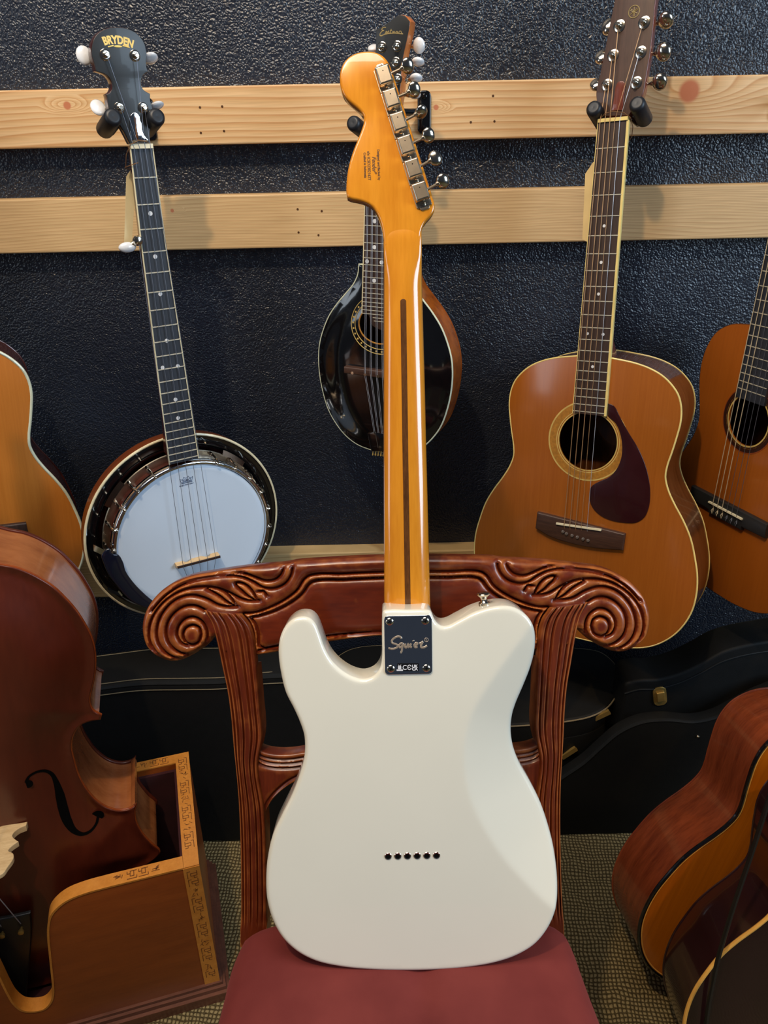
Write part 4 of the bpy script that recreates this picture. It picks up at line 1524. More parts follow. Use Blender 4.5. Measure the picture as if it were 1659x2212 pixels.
ps, bs = std_posts(0, 0.49)
b8 = LF.L(B8((240, 1748)), 0.006)
lb = [(b8[0] - 0.002, b8[1] - 0.002), (b8[0], b8[1] - 0.03), (-b8[0], b8[1] - 0.03), (-b8[0], b8[1] - 0.002)]
acoustic(lgx, LF, guitar_outline(0.985), 0.10, m, 0.0, 0.0, 0.05, [(0.053, 0.056, M['rosette_line']), (0.058, 0.068, M['rosette_dark'])], nut_v=0.49, saddle_v=b8[1] - 0.012, join_v=0.14, end_v=0.055, head=std_head(0, 0.49),
         bridge=np.array(lb), strings=[M['bronze']] * 4 + [M['steel']] * 2, posts=ps, buttons=bs, bind=0.0026, dots=[(5, 0), (7, 0), (9, 0)])
hanger(LF, -0.034, 0.034, 0.515, 'black foam yoke hanger holding the blonde guitar behind the cello')

# ---- the classical guitar cut by the right edge
KF = Fr(-70.36, 1.91, 1.30, G6((300, 1000)), 1.245)
cg = thing('classical_guitar', 'orange cedar-topped classical guitar with dark rosette, partly behind the honey-brown guitar', 'classical guitar', KF, 'acoustic guitars on the wall')
UK = 0.0135
CTM = [(0.0, 0.155), (0.045, 0.153), (0.08, 0.146), (0.108, 0.128), (0.124, 0.10), (0.130, 0.068), (0.127, 0.035), (0.118, 0.0), (0.112, -0.03), (0.118, -0.062), (0.136, -0.098), (0.158, -0.137), (0.173, -0.178),
       (0.178, -0.215), (0.170, -0.255), (0.148, -0.290), (0.11, -0.316), (0.06, -0.329), (0.0, -0.332)]
m = dict(top=M['cedar'], side=M['rosewood_side'], back=M['rosewood_side'], bind=M['rosewood_side'], neck=M['neck_red'], board=M['ebony'], face=M['headwood'], bridge=M['black_satin'])
ps, bs = std_posts(UK, 0.475, 0.034)
sdc = KF.T(G6, [(118, 1542), (322, 1644)], 0.0105)
vb = (sdc[0][1] + sdc[1][1]) / 2
cbr = np.array([(UK - 0.092, vb + 0.012), (UK - 0.092, vb - 0.014), (UK - 0.04, vb - 0.016), (UK - 0.04, vb - 0.022), (UK + 0.04, vb - 0.022), (UK + 0.04, vb - 0.016), (UK + 0.092, vb - 0.014), (UK + 0.092, vb + 0.012)])
acoustic(cg, KF, guitar_outline(1.0, UK, CTM), 0.09, m, UK, 0.0, 0.0435, [(0.0435, 0.046, M['rosette_line']), (0.046, 0.0555, M['rosette_dark']), (0.0555, 0.0572, M['cello_edge']), (0.048, 0.049, M['rosette'])],
         nut_v=0.479, saddle_v=vb, nut_w=0.052, end_w=0.062, join_v=0.154, end_v=0.034, nfrets=19, head=std_head(UK, 0.479, 0.034, 0.18, 0.026), bridge=cbr, saddle=[(UK - 0.041, vb), (UK + 0.041, vb)],
         strings=[M['nylon']] * 3 + [M['dull_string']] * 3, posts=ps, buttons=bs, bind=0.0012, board_bind=False, string_spread=0.058)
for i in range(6):
    u = UK + (i / 5 - 0.5) * 0.058
    obj('string_tie', MB().tube([(u, vb - 0.008, 0.009), (u - 0.002, vb - 0.013, 0.0105), (u, vb - 0.019, 0.0095), (u + 0.002, vb - 0.013, 0.0105), (u, vb - 0.008, 0.009)], 0.0007, 6), M['nylon'] if i < 3 else M['dull_string'], cg)
hanger(KF, UK - 0.038, UK + 0.038, 0.50, 'black foam yoke hanger holding the orange classical guitar')

# ---- two guitars standing on the floor at the lower right
A0 = Fr(5, 10, 0, (1373, 2040), 0.795)
AF = Fr(5, 10, -20.4, o=A0.W(0.2855, 0.2202, 0))
ga = thing('acoustic_guitar', 'orange-topped guitar with reddish sides standing on the carpet behind the dark maroon guitar', 'acoustic guitar', AF, 'guitars standing on the floor')
m = dict(top=M['a_top'], side=M['a_rib'], back=M['a_rib'], bind=M['black_gloss'], bind2=M['a_rib'], neck=M['neck_red'], board=M['fretboard'], face=M['headwood'], bridge=M['bridge_dark'])
ps, bs = std_posts(0, 0.49)
acoustic(ga, AF, guitar_outline(0.987), 0.113, m, 0.0, 0.0, 0.05, [(0.053, 0.066, M['rosette'])], nut_v=0.49, saddle_v=-0.155, join_v=0.14, end_v=0.055, head=std_head(0, 0.49), bridge=np.array([(-0.09, -0.14), (-0.09, -0.175), (0.09, -0.175), (0.09, -0.14)]),
         strings=[M['bronze']] * 4 + [M['steel']] * 2, posts=ps, buttons=bs, bind=0.003)
obj('inner_purfling', MB().tube([(p[0], p[1], -0.0004) for p in inset(ccw(guitar_outline(0.987)), 0.0045)], 0.0011, 6, closed=True), M['gold_binding'], ga)
BF0 = Fr(-5, 15, -11.9, o=(0.665, 0.796, 0.365))
BF = Fr(-5, 15, -11.9, o=BF0.W(0, 0, 0.112))
gb = thing('acoustic_guitar', 'glossy dark maroon guitar with golden edge binding in the lower right foreground', 'acoustic guitar', BF, 'guitars standing on the floor')
m = dict(top=M['b_face'], side=M['b_dark'], back=M['b_dark'], bind=M['gold_binding'], bind2=M['b_dark'], neck=M['b_dark'], board=M['fretboard'], face=M['black_satin'], bridge=M['bridge_dark'])
acoustic(gb, BF, guitar_outline(0.956), 0.108, m, 0.0, 0.0, 0.048, [(0.05, 0.06, M['rosette'])], nut_v=0.47, saddle_v=-0.15, join_v=0.136, end_v=0.055, head=std_head(0, 0.47), bridge=np.array([(-0.08, -0.135), (-0.08, -0.17), (0.08, -0.17), (0.08, -0.135)]),
         strings=[M['bronze']] * 4 + [M['steel']] * 2, posts=[(a, b - 0.02) for a, b in ps], buttons=[(a, b - 0.02) for a, b in bs], bind=0.0028)
cable = [BF.W(-0.03, 0.585, 0.004), BF.W(-0.045, 0.575, 0.012), BF.W(-0.05, 0.45, 0.04)]
for q, h in (((1480, 560), 0.05), ((1345, 960), 0.04), ((1270, 1200), 0.03), ((1150, 1550), 0.022), ((1060, 1850), 0.016), ((1010, 2100), 0.012), ((992, 2260), 0.01)):
    u, v = BF.L(B6(q), h)
    cable.append(BF.W(u, v, h))
c3 = np.array(cable)
t = np.linspace(0, 1, len(c3))
tt = np.linspace(0, 1, 60)
pts = np.stack([np.interp(tt, t, c3[:, i]) for i in range(3)], 1)
for _ in range(6):
    pts[1:-1] = (pts[:-2] + pts[1:-1] * 2 + pts[2:]) / 4
end = pts[-1]
tail = [end + np.array([0, -0.004, -0.03]), np.array([end[0] + 0.004, end[1] - 0.01, 0.05]), np.array([end[0] + 0.02, end[1] - 0.03, 0.006]), np.array([end[0] + 0.10, end[1] - 0.06, 0.006])]
tag(obj('audio_cable', MB().tube(list(pts) + tail, 0.0032, 8), M['rubber']), 'thin black cable hanging in front of the dark maroon guitar', 'cable')

# ------------------------------------------------------------------ banjo
JF = Fr(32.46, -0.96, -0.06, (412, 1130), 1.219)
bj = thing('banjo', 'five-string banjo with white drumhead and black resonator, hanging from the upper rail', 'banjo', JF)
JC = (0.004, -0.029)
HR = 0.1385
obj('drumhead', MB().lathe([(0.0003, 0.0), (HR - 0.012, 0.0), (HR - 0.004, 0.0006), (HR, -0.003)], JC + (0.0,), seg=96), M['head_white'], bj, 60)
obj('tension_hoop', MB().lathe([(HR - 0.0005, -0.003), (HR - 0.0005, 0.0035), (HR + 0.001, 0.0048), (HR + 0.005, 0.0048), (HR + 0.0068, 0.003), (HR + 0.0068, -0.010), (HR + 0.001, -0.012)], JC + (0.0,), seg=96, loop=True), M['chrome'], bj, 50)
obj('wooden_rim', MB().lathe([(HR - 0.012, -0.075), (HR + 0.001, -0.075), (HR + 0.001, -0.010), (HR - 0.012, -0.004)], JC + (0,), seg=72, loop=True), M['dark_side'], bj, 50)
RR = 0.180
fl = MB().lathe([(HR + 0.001, -0.036), (HR + 0.001, -0.033), (0.1515, -0.033), (0.1525, -0.035), (0.1515, -0.037)], JC + (0,), seg=96, loop=True)
obj('flange', fl, M['nickel_worn'], bj, 50)
res = obj('resonator', MB().lathe([(0.0005, -0.086), (0.10, -0.088), (0.150, -0.083), (RR - 0.006, -0.071), (RR, -0.064), (RR, -0.040), (RR - 0.002, -0.039), (RR - 0.003, -0.041), (RR - 0.003, -0.062), (0.15, -0.076), (0.0005, -0.078)], JC + (0,), seg=96), M['resonator'], bj, 50)
obj('resonator_face', MB().lathe([(0.145, -0.056), (0.156, -0.045), (0.164, -0.0394), (RR - 0.0015, -0.0384), (RR - 0.0015, -0.043), (0.150, -0.060)], JC + (0,), seg=96, loop=True), M['black_gloss'], res, 50)
for rr, zz in ((RR - 0.0006, -0.0398),):
    obj('resonator_binding', MB().tube([(p[0], p[1], zz) for p in circle(JC, rr, 96)], 0.0024, 8, closed=True), M['cream'], res)
for k in range(24):
    a = rad(7.5 + 15 * k)
    d = np.array([math.cos(a), math.sin(a)])
    if abs(a - rad(90)) < rad(9):
        continue
    P = lambda r, z: (JC[0] + d[0] * r, JC[1] + d[1] * r, z)
    mb = MB().tube([P(HR + 0.0035, 0.0035), P(HR + 0.004, 0.0068), P(HR + 0.0075, 0.0066), P(HR + 0.0098, 0.003), P(HR + 0.0105, -0.004), P(HR + 0.0112, -0.04)], 0.0021, 8)
    mb.ball(P(HR + 0.0045, 0.0055), 0.0034, None, None, None, 10, 8)
    mb.lathe([(0.003, 0), (0.0034, 0.002), (0.003, 0.010), (0.0018, 0.011)], P(HR + 0.011, -0.032), (0, 0, 1), 10)
    obj('bracket_hook', mb, M['nickel'], bj)
for k in range(4):  # curved flange plates seen through the gap, reflected wood in their colour
    a0 = (40, 130, 215, 320)[k]
    secs = []
    for j in range(9):
        a = rad(a0 + 18 * j / 8)
        d = np.array([math.cos(a), math.sin(a)])
        P = lambda r, z: (JC[0] + d[0] * r, JC[1] + d[1] * r, z)
        secs.append([P(0.151, -0.035), P(0.160, -0.0385), P(0.160, -0.0370), P(0.151, -0.0325)])
    obj('flange_plate', MB().loft(secs), M['wood_reflection'], bj, 40, fix=True)
# armrest
ar = JF.T(C4, [(205, 1105), (262, 1052), (286, 1092), (330, 1100), (364, 1150), (386, 1222), (432, 1292), (505, 1372), (600, 1452), (760, 1540), (740, 1575), (545, 1500), (420, 1440), (322, 1335), (250, 1235), (220, 1160)], 0.010)
arm = obj('armrest', MB().plate(spline(ar, 0.004), 0.007, 0.0115, 0.002, rb=0.001), M['armrest'], bj)
for q in ((240, 1090), (345, 1390)):
    u, v = JF.L(C4(q), 0.009)
    d = np.array([u - JC[0], v - JC[1]])
    d /= np.linalg.norm(d)
    obj('armrest_bracket', MB().bar((u, v, 0.0085), (u + d[0] * 0.012, v + d[1] * 0.012, -0.02), 0.012, 0.003), M['chrome'], arm, 0)
# bridge
bl_, br_ = np.array(JF.L(C4((752, 1172)), 0.0)), np.array(JF.L(C4((1072, 1090)), 0.0))
ex = (br_ - bl_)
BW = np.linalg.norm(ex)
ex /= BW
ey = np.array([-ex[1], ex[0]])
prof = []
bp_ = [(0, 0), (0.0, 0.011), (0.002, 0.0125), (BW - 0.002, 0.0125), (BW, 0.011), (BW, 0), (BW - 0.014, 0), (BW - 0.018, 0.006), (BW - 0.024, 0.006), (BW / 2 + 0.009, 0), (BW / 2 - 0.009, 0), (0.024, 0.006), (0.018, 0.006), (0.014, 0)]
secs = []
mbb = MB()
tmp = MB().plate(np.array(bp_), -0.0035, 0.0035, 0.0006)
vs = [tuple(np.append(bl_ + ex * p[0] + ey * p[2] * (1 - p[1] * 30), p[1] + 0.0002)) for p in tmp.v]
mbb.add(vs, tmp.f)
bgo = obj('bridge', mbb, M['bridge_maple'], bj, 30, fix=True)
c0, c1 = bl_ + ex * 0.0005, bl_ + ex * (BW - 0.0005)
obj('bridge_cap', MB().bar((c0[0], c0[1], 0.0136), (c1[0], c1[1], 0.0136), 0.004, 0.0026), M['fretboard'], bgo, 0)
# neck
fh = 0.0105
fbq = [JF.L(q, fh) for q in (C1((836, 950)), C1((906, 1560)), (366.5, 1004), (429, 990), C1((1060, 1565)), C1((978, 950)))]
obj('fretboard', MB().plate(np.array(fbq), fh - 0.006, fh, 0.0006), M['ebony'], bj, 0)
L_, R_ = [fbq[0], fbq[1], fbq[2]], [fbq[5], fbq[4], fbq[3]]


def edge_u(pts, v):
    p = sorted(pts, key=lambda q: q[1])
    return float(np.interp(v, [q[1] for q in p], [q[0] for q in p]))


vn = (fbq[0][1] + fbq[5][1]) / 2
vend = (fbq[2][1] + fbq[3][1]) / 2
for pts in (L_, R_):
    obj('board_binding', MB().tube([(p[0], p[1], fh - 0.001) for p in pts], 0.0013, 8), M['cream'], bj)
sb = (bl_ + br_) / 2
SCJ = vn - sb[1]
secs = []
for k in range(15):
    v = vn + 0.002 + (vend + 0.012 - vn) * k / 14
    a, b = edge_u(L_, v), edge_u(R_, v)
    th = 0.020 + (0.03 * max(0, (k - 12) / 2))
    loop = [(a, v, fh - 0.005), (b, v, fh - 0.005)]
    for j in range(11):
        t = math.pi * j / 10
        loop.append(((a + b) / 2 + (b - a) / 2 * math.cos(t), v, fh - 0.007 - th * math.sin(t) ** 0.75))
    secs.append(loop)
obj('neck', MB().loft(secs), M['dark_side'], bj, 50, fix=True)
for k in range(1, 23):
    v = fret_v(vn, SCJ, k)
    if v < vend + 0.002:
        break
    a, b = edge_u(L_, v), edge_u(R_, v)
    obj('fret', MB().tube([(a, v, fh), (b, v, fh)], 0.001, 6), M['fret'], bj)
for q in ((962, 1366), (993, 1642)):
    u, v = JF.L(C1(q), fh)
    obj('position_dot', MB().lathe([(0.0032, 0), (0.0032, 0.0003)], (u, v, fh), seg=16), M['pearl'], bj)
for q in ((346, 635), (360, 736), (351.5, 794), (384, 791), (379, 863), (384.5, 903)):
    u, v = JF.L(q, fh)
    obj('position_dot', MB().lathe([(0.0032, 0), (0.0032, 0.0003)], (u, v, fh), seg=16), M['pearl'], bj)
a, b = edge_u(L_, vn), edge_u(R_, vn)
obj('nut', MB().box((a, vn, fh - 0.006), (b, vn + 0.006, fh + 0.003)), M['bone'], bj, 0)
hn = 0.006
hd = [(833, 925, 1), (800, 860), (765, 800), (722, 745), (695, 690), (683, 620), (678, 604, 1), (702, 592), (716, 560), (706, 512), (682, 482), (646, 466), (612, 456, 1), (606, 425), (596, 390), (584, 345), (588, 285), (618, 222),
      (675, 184), (740, 174), (805, 180), (872, 212), (920, 270), (938, 345), (935, 415), (946, 460, 1), (916, 482), (902, 522), (914, 570), (945, 592), (960, 600, 1), (962, 645), (976, 695), (972, 755), (960, 830), (958, 925, 1)]
hdo = spline(JF.T(C1, hd, hn), 0.003)
hdp = obj('headstock', MB().plate(hdo, hn - 0.016, hn, 0.001, rb=0.001), M['dark_side'], bj)
obj('head_face', MB().plate(inset(ccw(hdo), 0.0004), hn - 0.001, hn + 0.0012, 0.0004), M['black_satin'], hdp)
tcv = spline(JF.T(C1, [(830, 775), (838, 735), (862, 718), (888, 735), (905, 785), (915, 850), (952, 900, 1), (842, 905, 1)], hn + 0.002), 0.003)
obj('truss_rod_cover', MB().plate(tcv, hn, hn + 0.0026, 0.0006), M['chrome'], bj)
hp_ = [JF.L(C1(q), hn + 0.006) for q in ((770, 690), (680, 350), (870, 355), (922, 690))]
hb_ = [JF.L(C1(q), -0.016) for q in ((628, 688), (538, 355), (962, 373), (1003, 676))]
for pp, bb, an in zip(hp_, hb_, (35, 10, 60, 70)):
    tuner(bj, pp, bb, hn + 0.001, -0.011, M['nickel'], 0.011, 0.0105, ang=an, but_mat=M['pearl'], squash=0.42, wash=0.0072)
p5, b5 = JF.L(C1((880, 1540)), fh), JF.L(C1((808, 1580)), 0.0)
t5 = obj('fifth_peg', MB().lathe([(0.006, 0), (0.006, 0.004), (0.0075, 0.007), (0.006, 0.011), (0.0003, 0.013)], (p5[0], p5[1], fh - 0.006), seg=20), M['nickel'], bj)
MBx = MB().tube([(p5[0], p5[1], fh - 0.003), (b5[0], b5[1], fh - 0.005)], 0.003, 10)
obj('peg_shaft', MBx, M['nickel'], t5)
obj('peg_button', MB().ball((b5[0], b5[1], fh - 0.005), 0.013, 0.0075, 0.0055, None, 18, 10), M['pearl'], t5)
un = [a + 0.004 + (b - a - 0.008) * i / 3 for i in range(4)]
for i in range(5):
    pb = bl_ + ex * (0.010 + (BW - 0.020) * i / 4)
    tl_ = np.array([JC[0] + (i - 2) * 0.007, JC[1] - HR + 0.012])
    if i == 0:
        path = [tuple(tl_) + (0.003,), tuple(pb) + (0.0155,), (p5[0], p5[1], fh + 0.005)]
    else:
        pp = hp_[i - 1]
        path = [tuple(tl_) + (0.003,), tuple(pb) + (0.0155,), (un[i - 1], vn + 0.001, fh + 0.0032), (pp[0], pp[1], hn + 0.008)]
    obj('string', MB().tube(path, 0.00042, 6), M['dull_string'], bj)
obj('tailpiece', MB().plate(np.array([(JC[0] - 0.02, JC[1] - HR - 0.004), (JC[0] + 0.02, JC[1] - HR - 0.004), (JC[0] + 0.018, JC[1] - HR + 0.014), (JC[0] - 0.018, JC[1] - HR + 0.014)]), 0.004, 0.007, 0.001), M['chrome'], bj)
# lettering on the head and the headstock
u, v = JF.L(C1((757, 258)), hn + 0.002)
lettering('maker_name', 'BRYDEN', 0.0128, M['gold'], hdp, u, v, hn + 0.0014, rot=-3, offset=0.0006, sx=0.84, bend=0.06)
sw = MB()
for q0, q1 in (((692, 300), (728, 292)), ((785, 292), (830, 304))):
    p, q = JF.L(C1(q0), hn + 0.002), JF.L(C1(q1), hn + 0.002)
    sw.tube([p + (hn + 0.0013,), q + (hn + 0.0013,)], 0.0008, 6)
p = JF.L(C1((757, 297)), hn + 0.002)
sw.ball(p + (hn + 0.0012,), 0.0055, 0.0013, 0.0005)
obj('maker_flourish', sw, M['gold'], hdp)
cr_ = [(512, 770), (420, 600), (500, 640), (585, 600), (628, 490), (690, 530), (770, 530), (835, 480), (860, 425), (900, 480), (980, 515), (1050, 480), (1092, 432), (1055, 632), (512, 770)]
cw = JF.T(G4, cr_)
lgm = MB().tube([(p[0], p[1], 0.0003) for p in cw], 0.00042, 6)
obj('crown_logo', lgm, M['grey_print'], bj)
for txt, q, size in (('REMO', (790, 640), 0.0060), ('WEATHERKING', (790, 765), 0.0030), ('BANJO HEAD ONLY', (775, 870), 0.0030)):
    u, v = JF.L(G4(q), 0)
    lettering('head_print', txt, size, M['grey_print'], bj, u, v, 0.0003, rot=1, extrude=0.0001, sx=0.95, offset=0.00008)
a, b = JF.L((243, 252), 0.02), JF.L((337, 250), 0.02)
hanger(JF, a[0], b[0], (a[1] + b[1]) / 2, 'black foam yoke hanger holding the banjo', tip=0.026, plate_px=(322, 258), back=-0.03)
tq = JF.T(C1, [(842, 1078), (808, 1130), (795, 1555), (842, 1568), (868, 1180)], -0.014)
l0 = [JF.L(C1(q), h) + (h,) for q, h in (((842, 1090), -0.0142), ((805, 1075), -0.005), ((808, 990), 0.006), ((835, 925), 0.014), ((885, 900), 0.016), ((940, 905), 0.015), ((982, 950), 0.004), ((988, 1000), -0.006))]
l1 = [JF.L(C1(q), h) + (h,) for q, h in (((800, 1072), -0.004), ((840, 1056), 0.012), ((885, 1042), 0.014))]
swing_tag('cream price tag on twine at the neck of the banjo', JF, tq, -0.014, M['tag_white'], [l0, l1])

# ------------------------------------------------------------------ mandolin
DF = Fr(-23.73, 0.12, -1.5, (805, 700), 1.291)
md = thing('mandolin', 'black teardrop mandolin with oval soundhole, hanging behind the neck of the white guitar', 'mandolin', DF)
DC = 0.0195
lft = DF.T(C5, [(438, 500, 1), (430, 580), (395, 660), (330, 740), (255, 830), (190, 930), (145, 1040), (116, 1150), (107, 1270), (115, 1400), (140, 1540), (185, 1690), (250, 1810), (330, 1910), (420, 1980), (520, 2022)])
lft = [(a[0] - DC,) + tuple(a[1:]) for a in lft]
bot = (0.0, DF.L(C5((600, 2042)))[1])
mo = spline([(a[0] + DC,) + tuple(a[1:]) for a in lft + [bot] + [(-a[0],) + tuple(a[1:]) for a in lft[::-1]]], 0.004)
mc = ccw(mo)


def mando_h(p):
    d = dist_lines(p, [np.vstack([mc, mc[:1]])])
    return 0.011 * (1 - np.exp(-(d / 0.035) ** 2))


rc0 = np.array(DF.L(C5((612, 1000)), 0.008))
rx = rc0[0] - DF.L(C5((378, 960)), 0.008)[0]
ry = rc0[1] - DF.L(C5((600, 1234)), 0.008)[1]
hx, hy = rx * 0.70, ry * 0.62
hole = circle(rc0, hx, 40, hy)
obj('soundboard', MB().plate(mo, -0.004, 0.0, 0.001, mando_h, 0.008, holes=[hole], hfb=mando_h), M['black_gloss'], md, 60)
obj('side', MB().wall(inset(mc, 0.0006), -0.050, -0.002, 0.0025), M['mando_side'], md, 50)
obj('back', MB().plate(mo, -0.054, -0.050, 0.0, rb=0.002), M['mando_side'], md)
obj('top_binding', MB().tube([(p[0], p[1], -0.0015) for p in inset(mc, 0.0003)], 0.0017, 8, closed=True), M['pale_binding'], md)
rz = float(mando_h(rc0[None])[0])


def oval_tube(f, fy, r):
    e = circle(rc0, rx * f, 64, ry * fy)
    return MB().tube([(p[0], p[1], h + 0.0002) for p, h in zip(e, mando_h(e))], r, 6, closed=True)


for f, fy, r, mt in ((1.0, 1.0, 0.0007, 'rosette_line'), (0.86, 0.83, 0.0007, 'rosette_line'), (0.715, 0.64, 0.0013, 'rosette')):
    obj('rosette_ring', oval_tube(f, fy, r), M[mt], md)
for k in range(30):
    a = rad(12 * k)
    p = np.array([[rc0[0] + rx * 0.93 * math.cos(a), rc0[1] + ry * 0.915 * math.sin(a)]])
    z = float(mando_h(p)[0])
    obj('rosette_dot', MB().lathe([(0.0016, 0), (0.0016, 0.0005)], (p[0][0], p[0][1], z), seg=8), M['rosette_line'], md)
# neck, board, frets
f12 = np.array(DF.L(C5((565, 508)), 0.02))
f7 = np.array(DF.L(C5((570, 172)), 0.02))
SM = 0.352
vnut = f12[1] + SM / 2
ax_u = lambda v: f12[0] + (f7[0] - f12[0]) * (v - f12[1]) / (f7[1] - f12[1]) * 0.5
w_at = lambda v: 0.029 + 0.013 * (vnut - v) / (SM / 2 * 1.35)
vend_m = DF.L(C5((637, 1035)), 0.02)[1]
vl = DF.L(C5((470, 905)), 0.02)[1]
bo = [(ax_u(vnut) - w_at(vnut) / 2, vnut, 1), (ax_u(vl) - w_at(vl) / 2, vl, 1), (ax_u(vl) - 0.010, vl - 0.002), (ax_u(vl) - 0.004, (vl + vend_m) / 2 - 0.006), (ax_u(vl) + 0.006, vend_m), (ax_u(vl) + 0.016, vend_m - 0.002), (ax_u(vl) + w_at(vl) / 2, vend_m, 1), (ax_u(vnut) + w_at(vnut) / 2, vnut, 1)]
mfb = obj('fretboard', MB().plate(spline(bo, 0.004), 0.0145, 0.0195, 0.0006), M['fretboard'], md)
for s in (-1, 1):
    v1 = vl if s < 0 else vend_m
    obj('board_binding', MB().bar((ax_u(vnut) + s * w_at(vnut) / 2, vnut, 0.0172), (ax_u(v1) + s * w_at(v1) / 2, v1, 0.0172), 0.0016, 0.005), M['cream'], mfb, 0)
for k in range(1, 25):
    v = fret_v(vnut, SM, k)
    if v < vend_m + 0.003:
        break
    u0_ = ax_u(v) - w_at(v) / 2 + 0.001
    if v < vl:
        u0_ = ax_u(v) - 0.004 + 0.4 * (vl - v)
    obj('fret', MB().tube([(u0_, v, 0.0195), (ax_u(v) + w_at(v) / 2 - 0.001, v, 0.0195)], 0.0007, 6), M['fret'], mfb)
for k, du in ((5, 0), (7, 0), (10, 0), (12, -0.0125), (12, 0.0125), (15, 0)):
    v = (fret_v(vnut, SM, k) + fret_v(vnut, SM, k - 1)) / 2
    obj('position_dot', MB().lathe([(0.0032, 0), (0.0032, 0.0004)], (ax_u(v) + du, v, 0.0195), seg=16), M['pearl'], mfb)
secs = []
for k in range(12):
    v = vnut + 0.003 + (f12[1] - 0.006 - vnut) * k / 11
    hw = w_at(v) / 2
    th = 0.018 + 0.03 * max(0, (k - 9) / 2) ** 1.5
    loop = [(ax_u(v) - hw, v, 0.0147), (ax_u(v) + hw, v, 0.0147)]
    for j in range(11):
        t = math.pi * j / 10
        loop.append((ax_u(v) + hw * math.cos(t), v, 0.0125 - th * math.sin(t) ** 0.8))
    secs.append(loop)
obj('neck', MB().loft(secs), M['mando_side'], md, 50, fix=True)
obj('neck_block', MB().box((f12[0] - 0.016, f12[1] - 0.07, -0.002), (f12[0] + 0.016, f12[1] - 0.004, 0.0146)), M['black_gloss'], md, 0)
obj('nut', MB().box((ax_u(vnut) - 0.0145, vnut, 0.012), (ax_u(vnut) + 0.0145, vnut + 0.004, 0.0215)), M['bone'], md, 0)
# bridge, tailpiece, strings
bm = np.array(DF.L(C5((545, 1400)), 0.022))
obj('bridge', MB().plate(np.array([(bm[0] - 0.052, bm[1] - 0.006), (bm[0] + 0.052, bm[1] - 0.006), (bm[0] + 0.052, bm[1] + 0.006), (bm[0] - 0.052, bm[1] + 0.006)]), 0.008, 0.022, 0.002), M['bridge_dark'], md)
for k in range(4):
    obj('bridge_wheel', MB().lathe([(0.0026, 0), (0.0026, 0.0012)], (bm[0] - 0.036 + 0.024 * k, bm[1] - 0.003, 0.0218), seg=10), M['nickel'], md)
tpz = DF.T(C5, [(512, 1892, 1), (572, 1876, 1), (640, 1890, 1), (700, 1905, 1), (690, 2035, 1), (545, 2038, 1)], 0.006)
obj('tailpiece', MB().plate(np.array([p[:2] for p in tpz]), -0.004, 0.008, 0.0012), M['black_gloss'], md)
tw = DF.T(C5, [(512, 1892), (572, 1876), (597, 2010)], 0.008)
obj('tailpiece_edge', MB().tube([(p[0], p[1], 0.008) for p in tw], 0.0006, 6), M['nickel'], md)
for k in range(6):
    u, v = DF.L(C5((562 + 22 * k, 2045 + 2 * k)), 0.0)
    obj('tailpiece_hook', MB().tube([(u, v + 0.004, 0.003), (u, v - 0.004, 0.005), (u + 0.001, v - 0.005, -0.001)], 0.0012, 6), M['brass'], md)
tc_ = np.array(DF.L(C5((615, 1890)), 0.008))
for k in range(8):
    pr_, sd_ = divmod(k, 2)
    f = (pr_ - 1.5) / 1.5
    ob = (sd_ - 0.5) * 0.0022
    vh = vnut + 0.03 + 0.02 * (pr_ if pr_ < 2 else 3 - pr_)
    pts = [(tc_[0] + f * 0.011 + ob, tc_[1], 0.008), (bm[0] + 0.004 + f * 0.0165 + ob, bm[1], 0.0226), (ax_u(vnut) + f * 0.0105 + ob, vnut + 0.001, 0.0216), (ax_u(vnut) + f * 0.014 + ob, vh, 0.016)]
    obj('string', MB().tube(pts, 0.0003, 6), M['steel'], md)
# headstock
hnm = 0.010
hl2 = [(872, 12, 0), ]
hq = [(812.8, 64, 1), (838, 50), (862, 33), (874, 33), (886, 46, 1), (884.5, 60), (870, 131), (867, 161), (864.5, 195), (856, 250), (846, 296, 1), (812, 296, 1), (803, 250), (806, 200), (811, 130)]
ho = spline(DF.T(PX, hq, hnm), 0.003)
mh = obj('headstock', MB().plate(ho, hnm - 0.021, hnm, 0.001, rb=0.001), M['mando_head'], md)
obj('head_face', MB().plate(inset(ccw(ho), 0.0004), hnm - 0.001, hnm + 0.0014, 0.0004), M['black_satin'], mh)
es = [[(440, 385), (400, 378), (345, 400), (320, 440), (350, 465), (385, 465), (330, 490), (275, 560), (268, 605), (310, 620), (370, 590), (440, 545), (470, 500)],
      [(470, 500), (440, 500), (430, 530), (455, 540), (480, 505), (485, 540)], [(530, 470), (505, 500), (530, 520), (510, 545)], [(590, 420), (570, 500), (570, 540), (600, 540)], [(560, 470), (610, 465)],
      [(620, 545), (635, 490), (650, 545), (670, 490), (690, 545)], [(760, 500), (725, 500), (715, 530), (745, 540), (770, 505), (775, 540)], [(800, 540), (820, 490), (860, 490), (880, 545), (915, 560)], [(300, 610), (480, 562), (650, 548), (800, 555), (920, 568)]]
em = MB()
for s in es:
    c = spline(DF.T(G3, s, hnm + 0.0014), 0.0006, False)
    em.tube([(p[0], p[1], hnm + 0.0014) for p in c], 0.00065, 5, flat=0.6)
obj('maker_script', em, M['gold_dull'], mh)
mp_ = [(823, 101.5), (855.5, 99.5), (853, 135), (857, 171), (819, 138), (816, 172), (846, 206), (815, 206)]
mb_ = [(806.5, 104), (904, 98), (902, 133), (898, 168), (800, 140), (797, 172), (894, 204), (795, 206)]
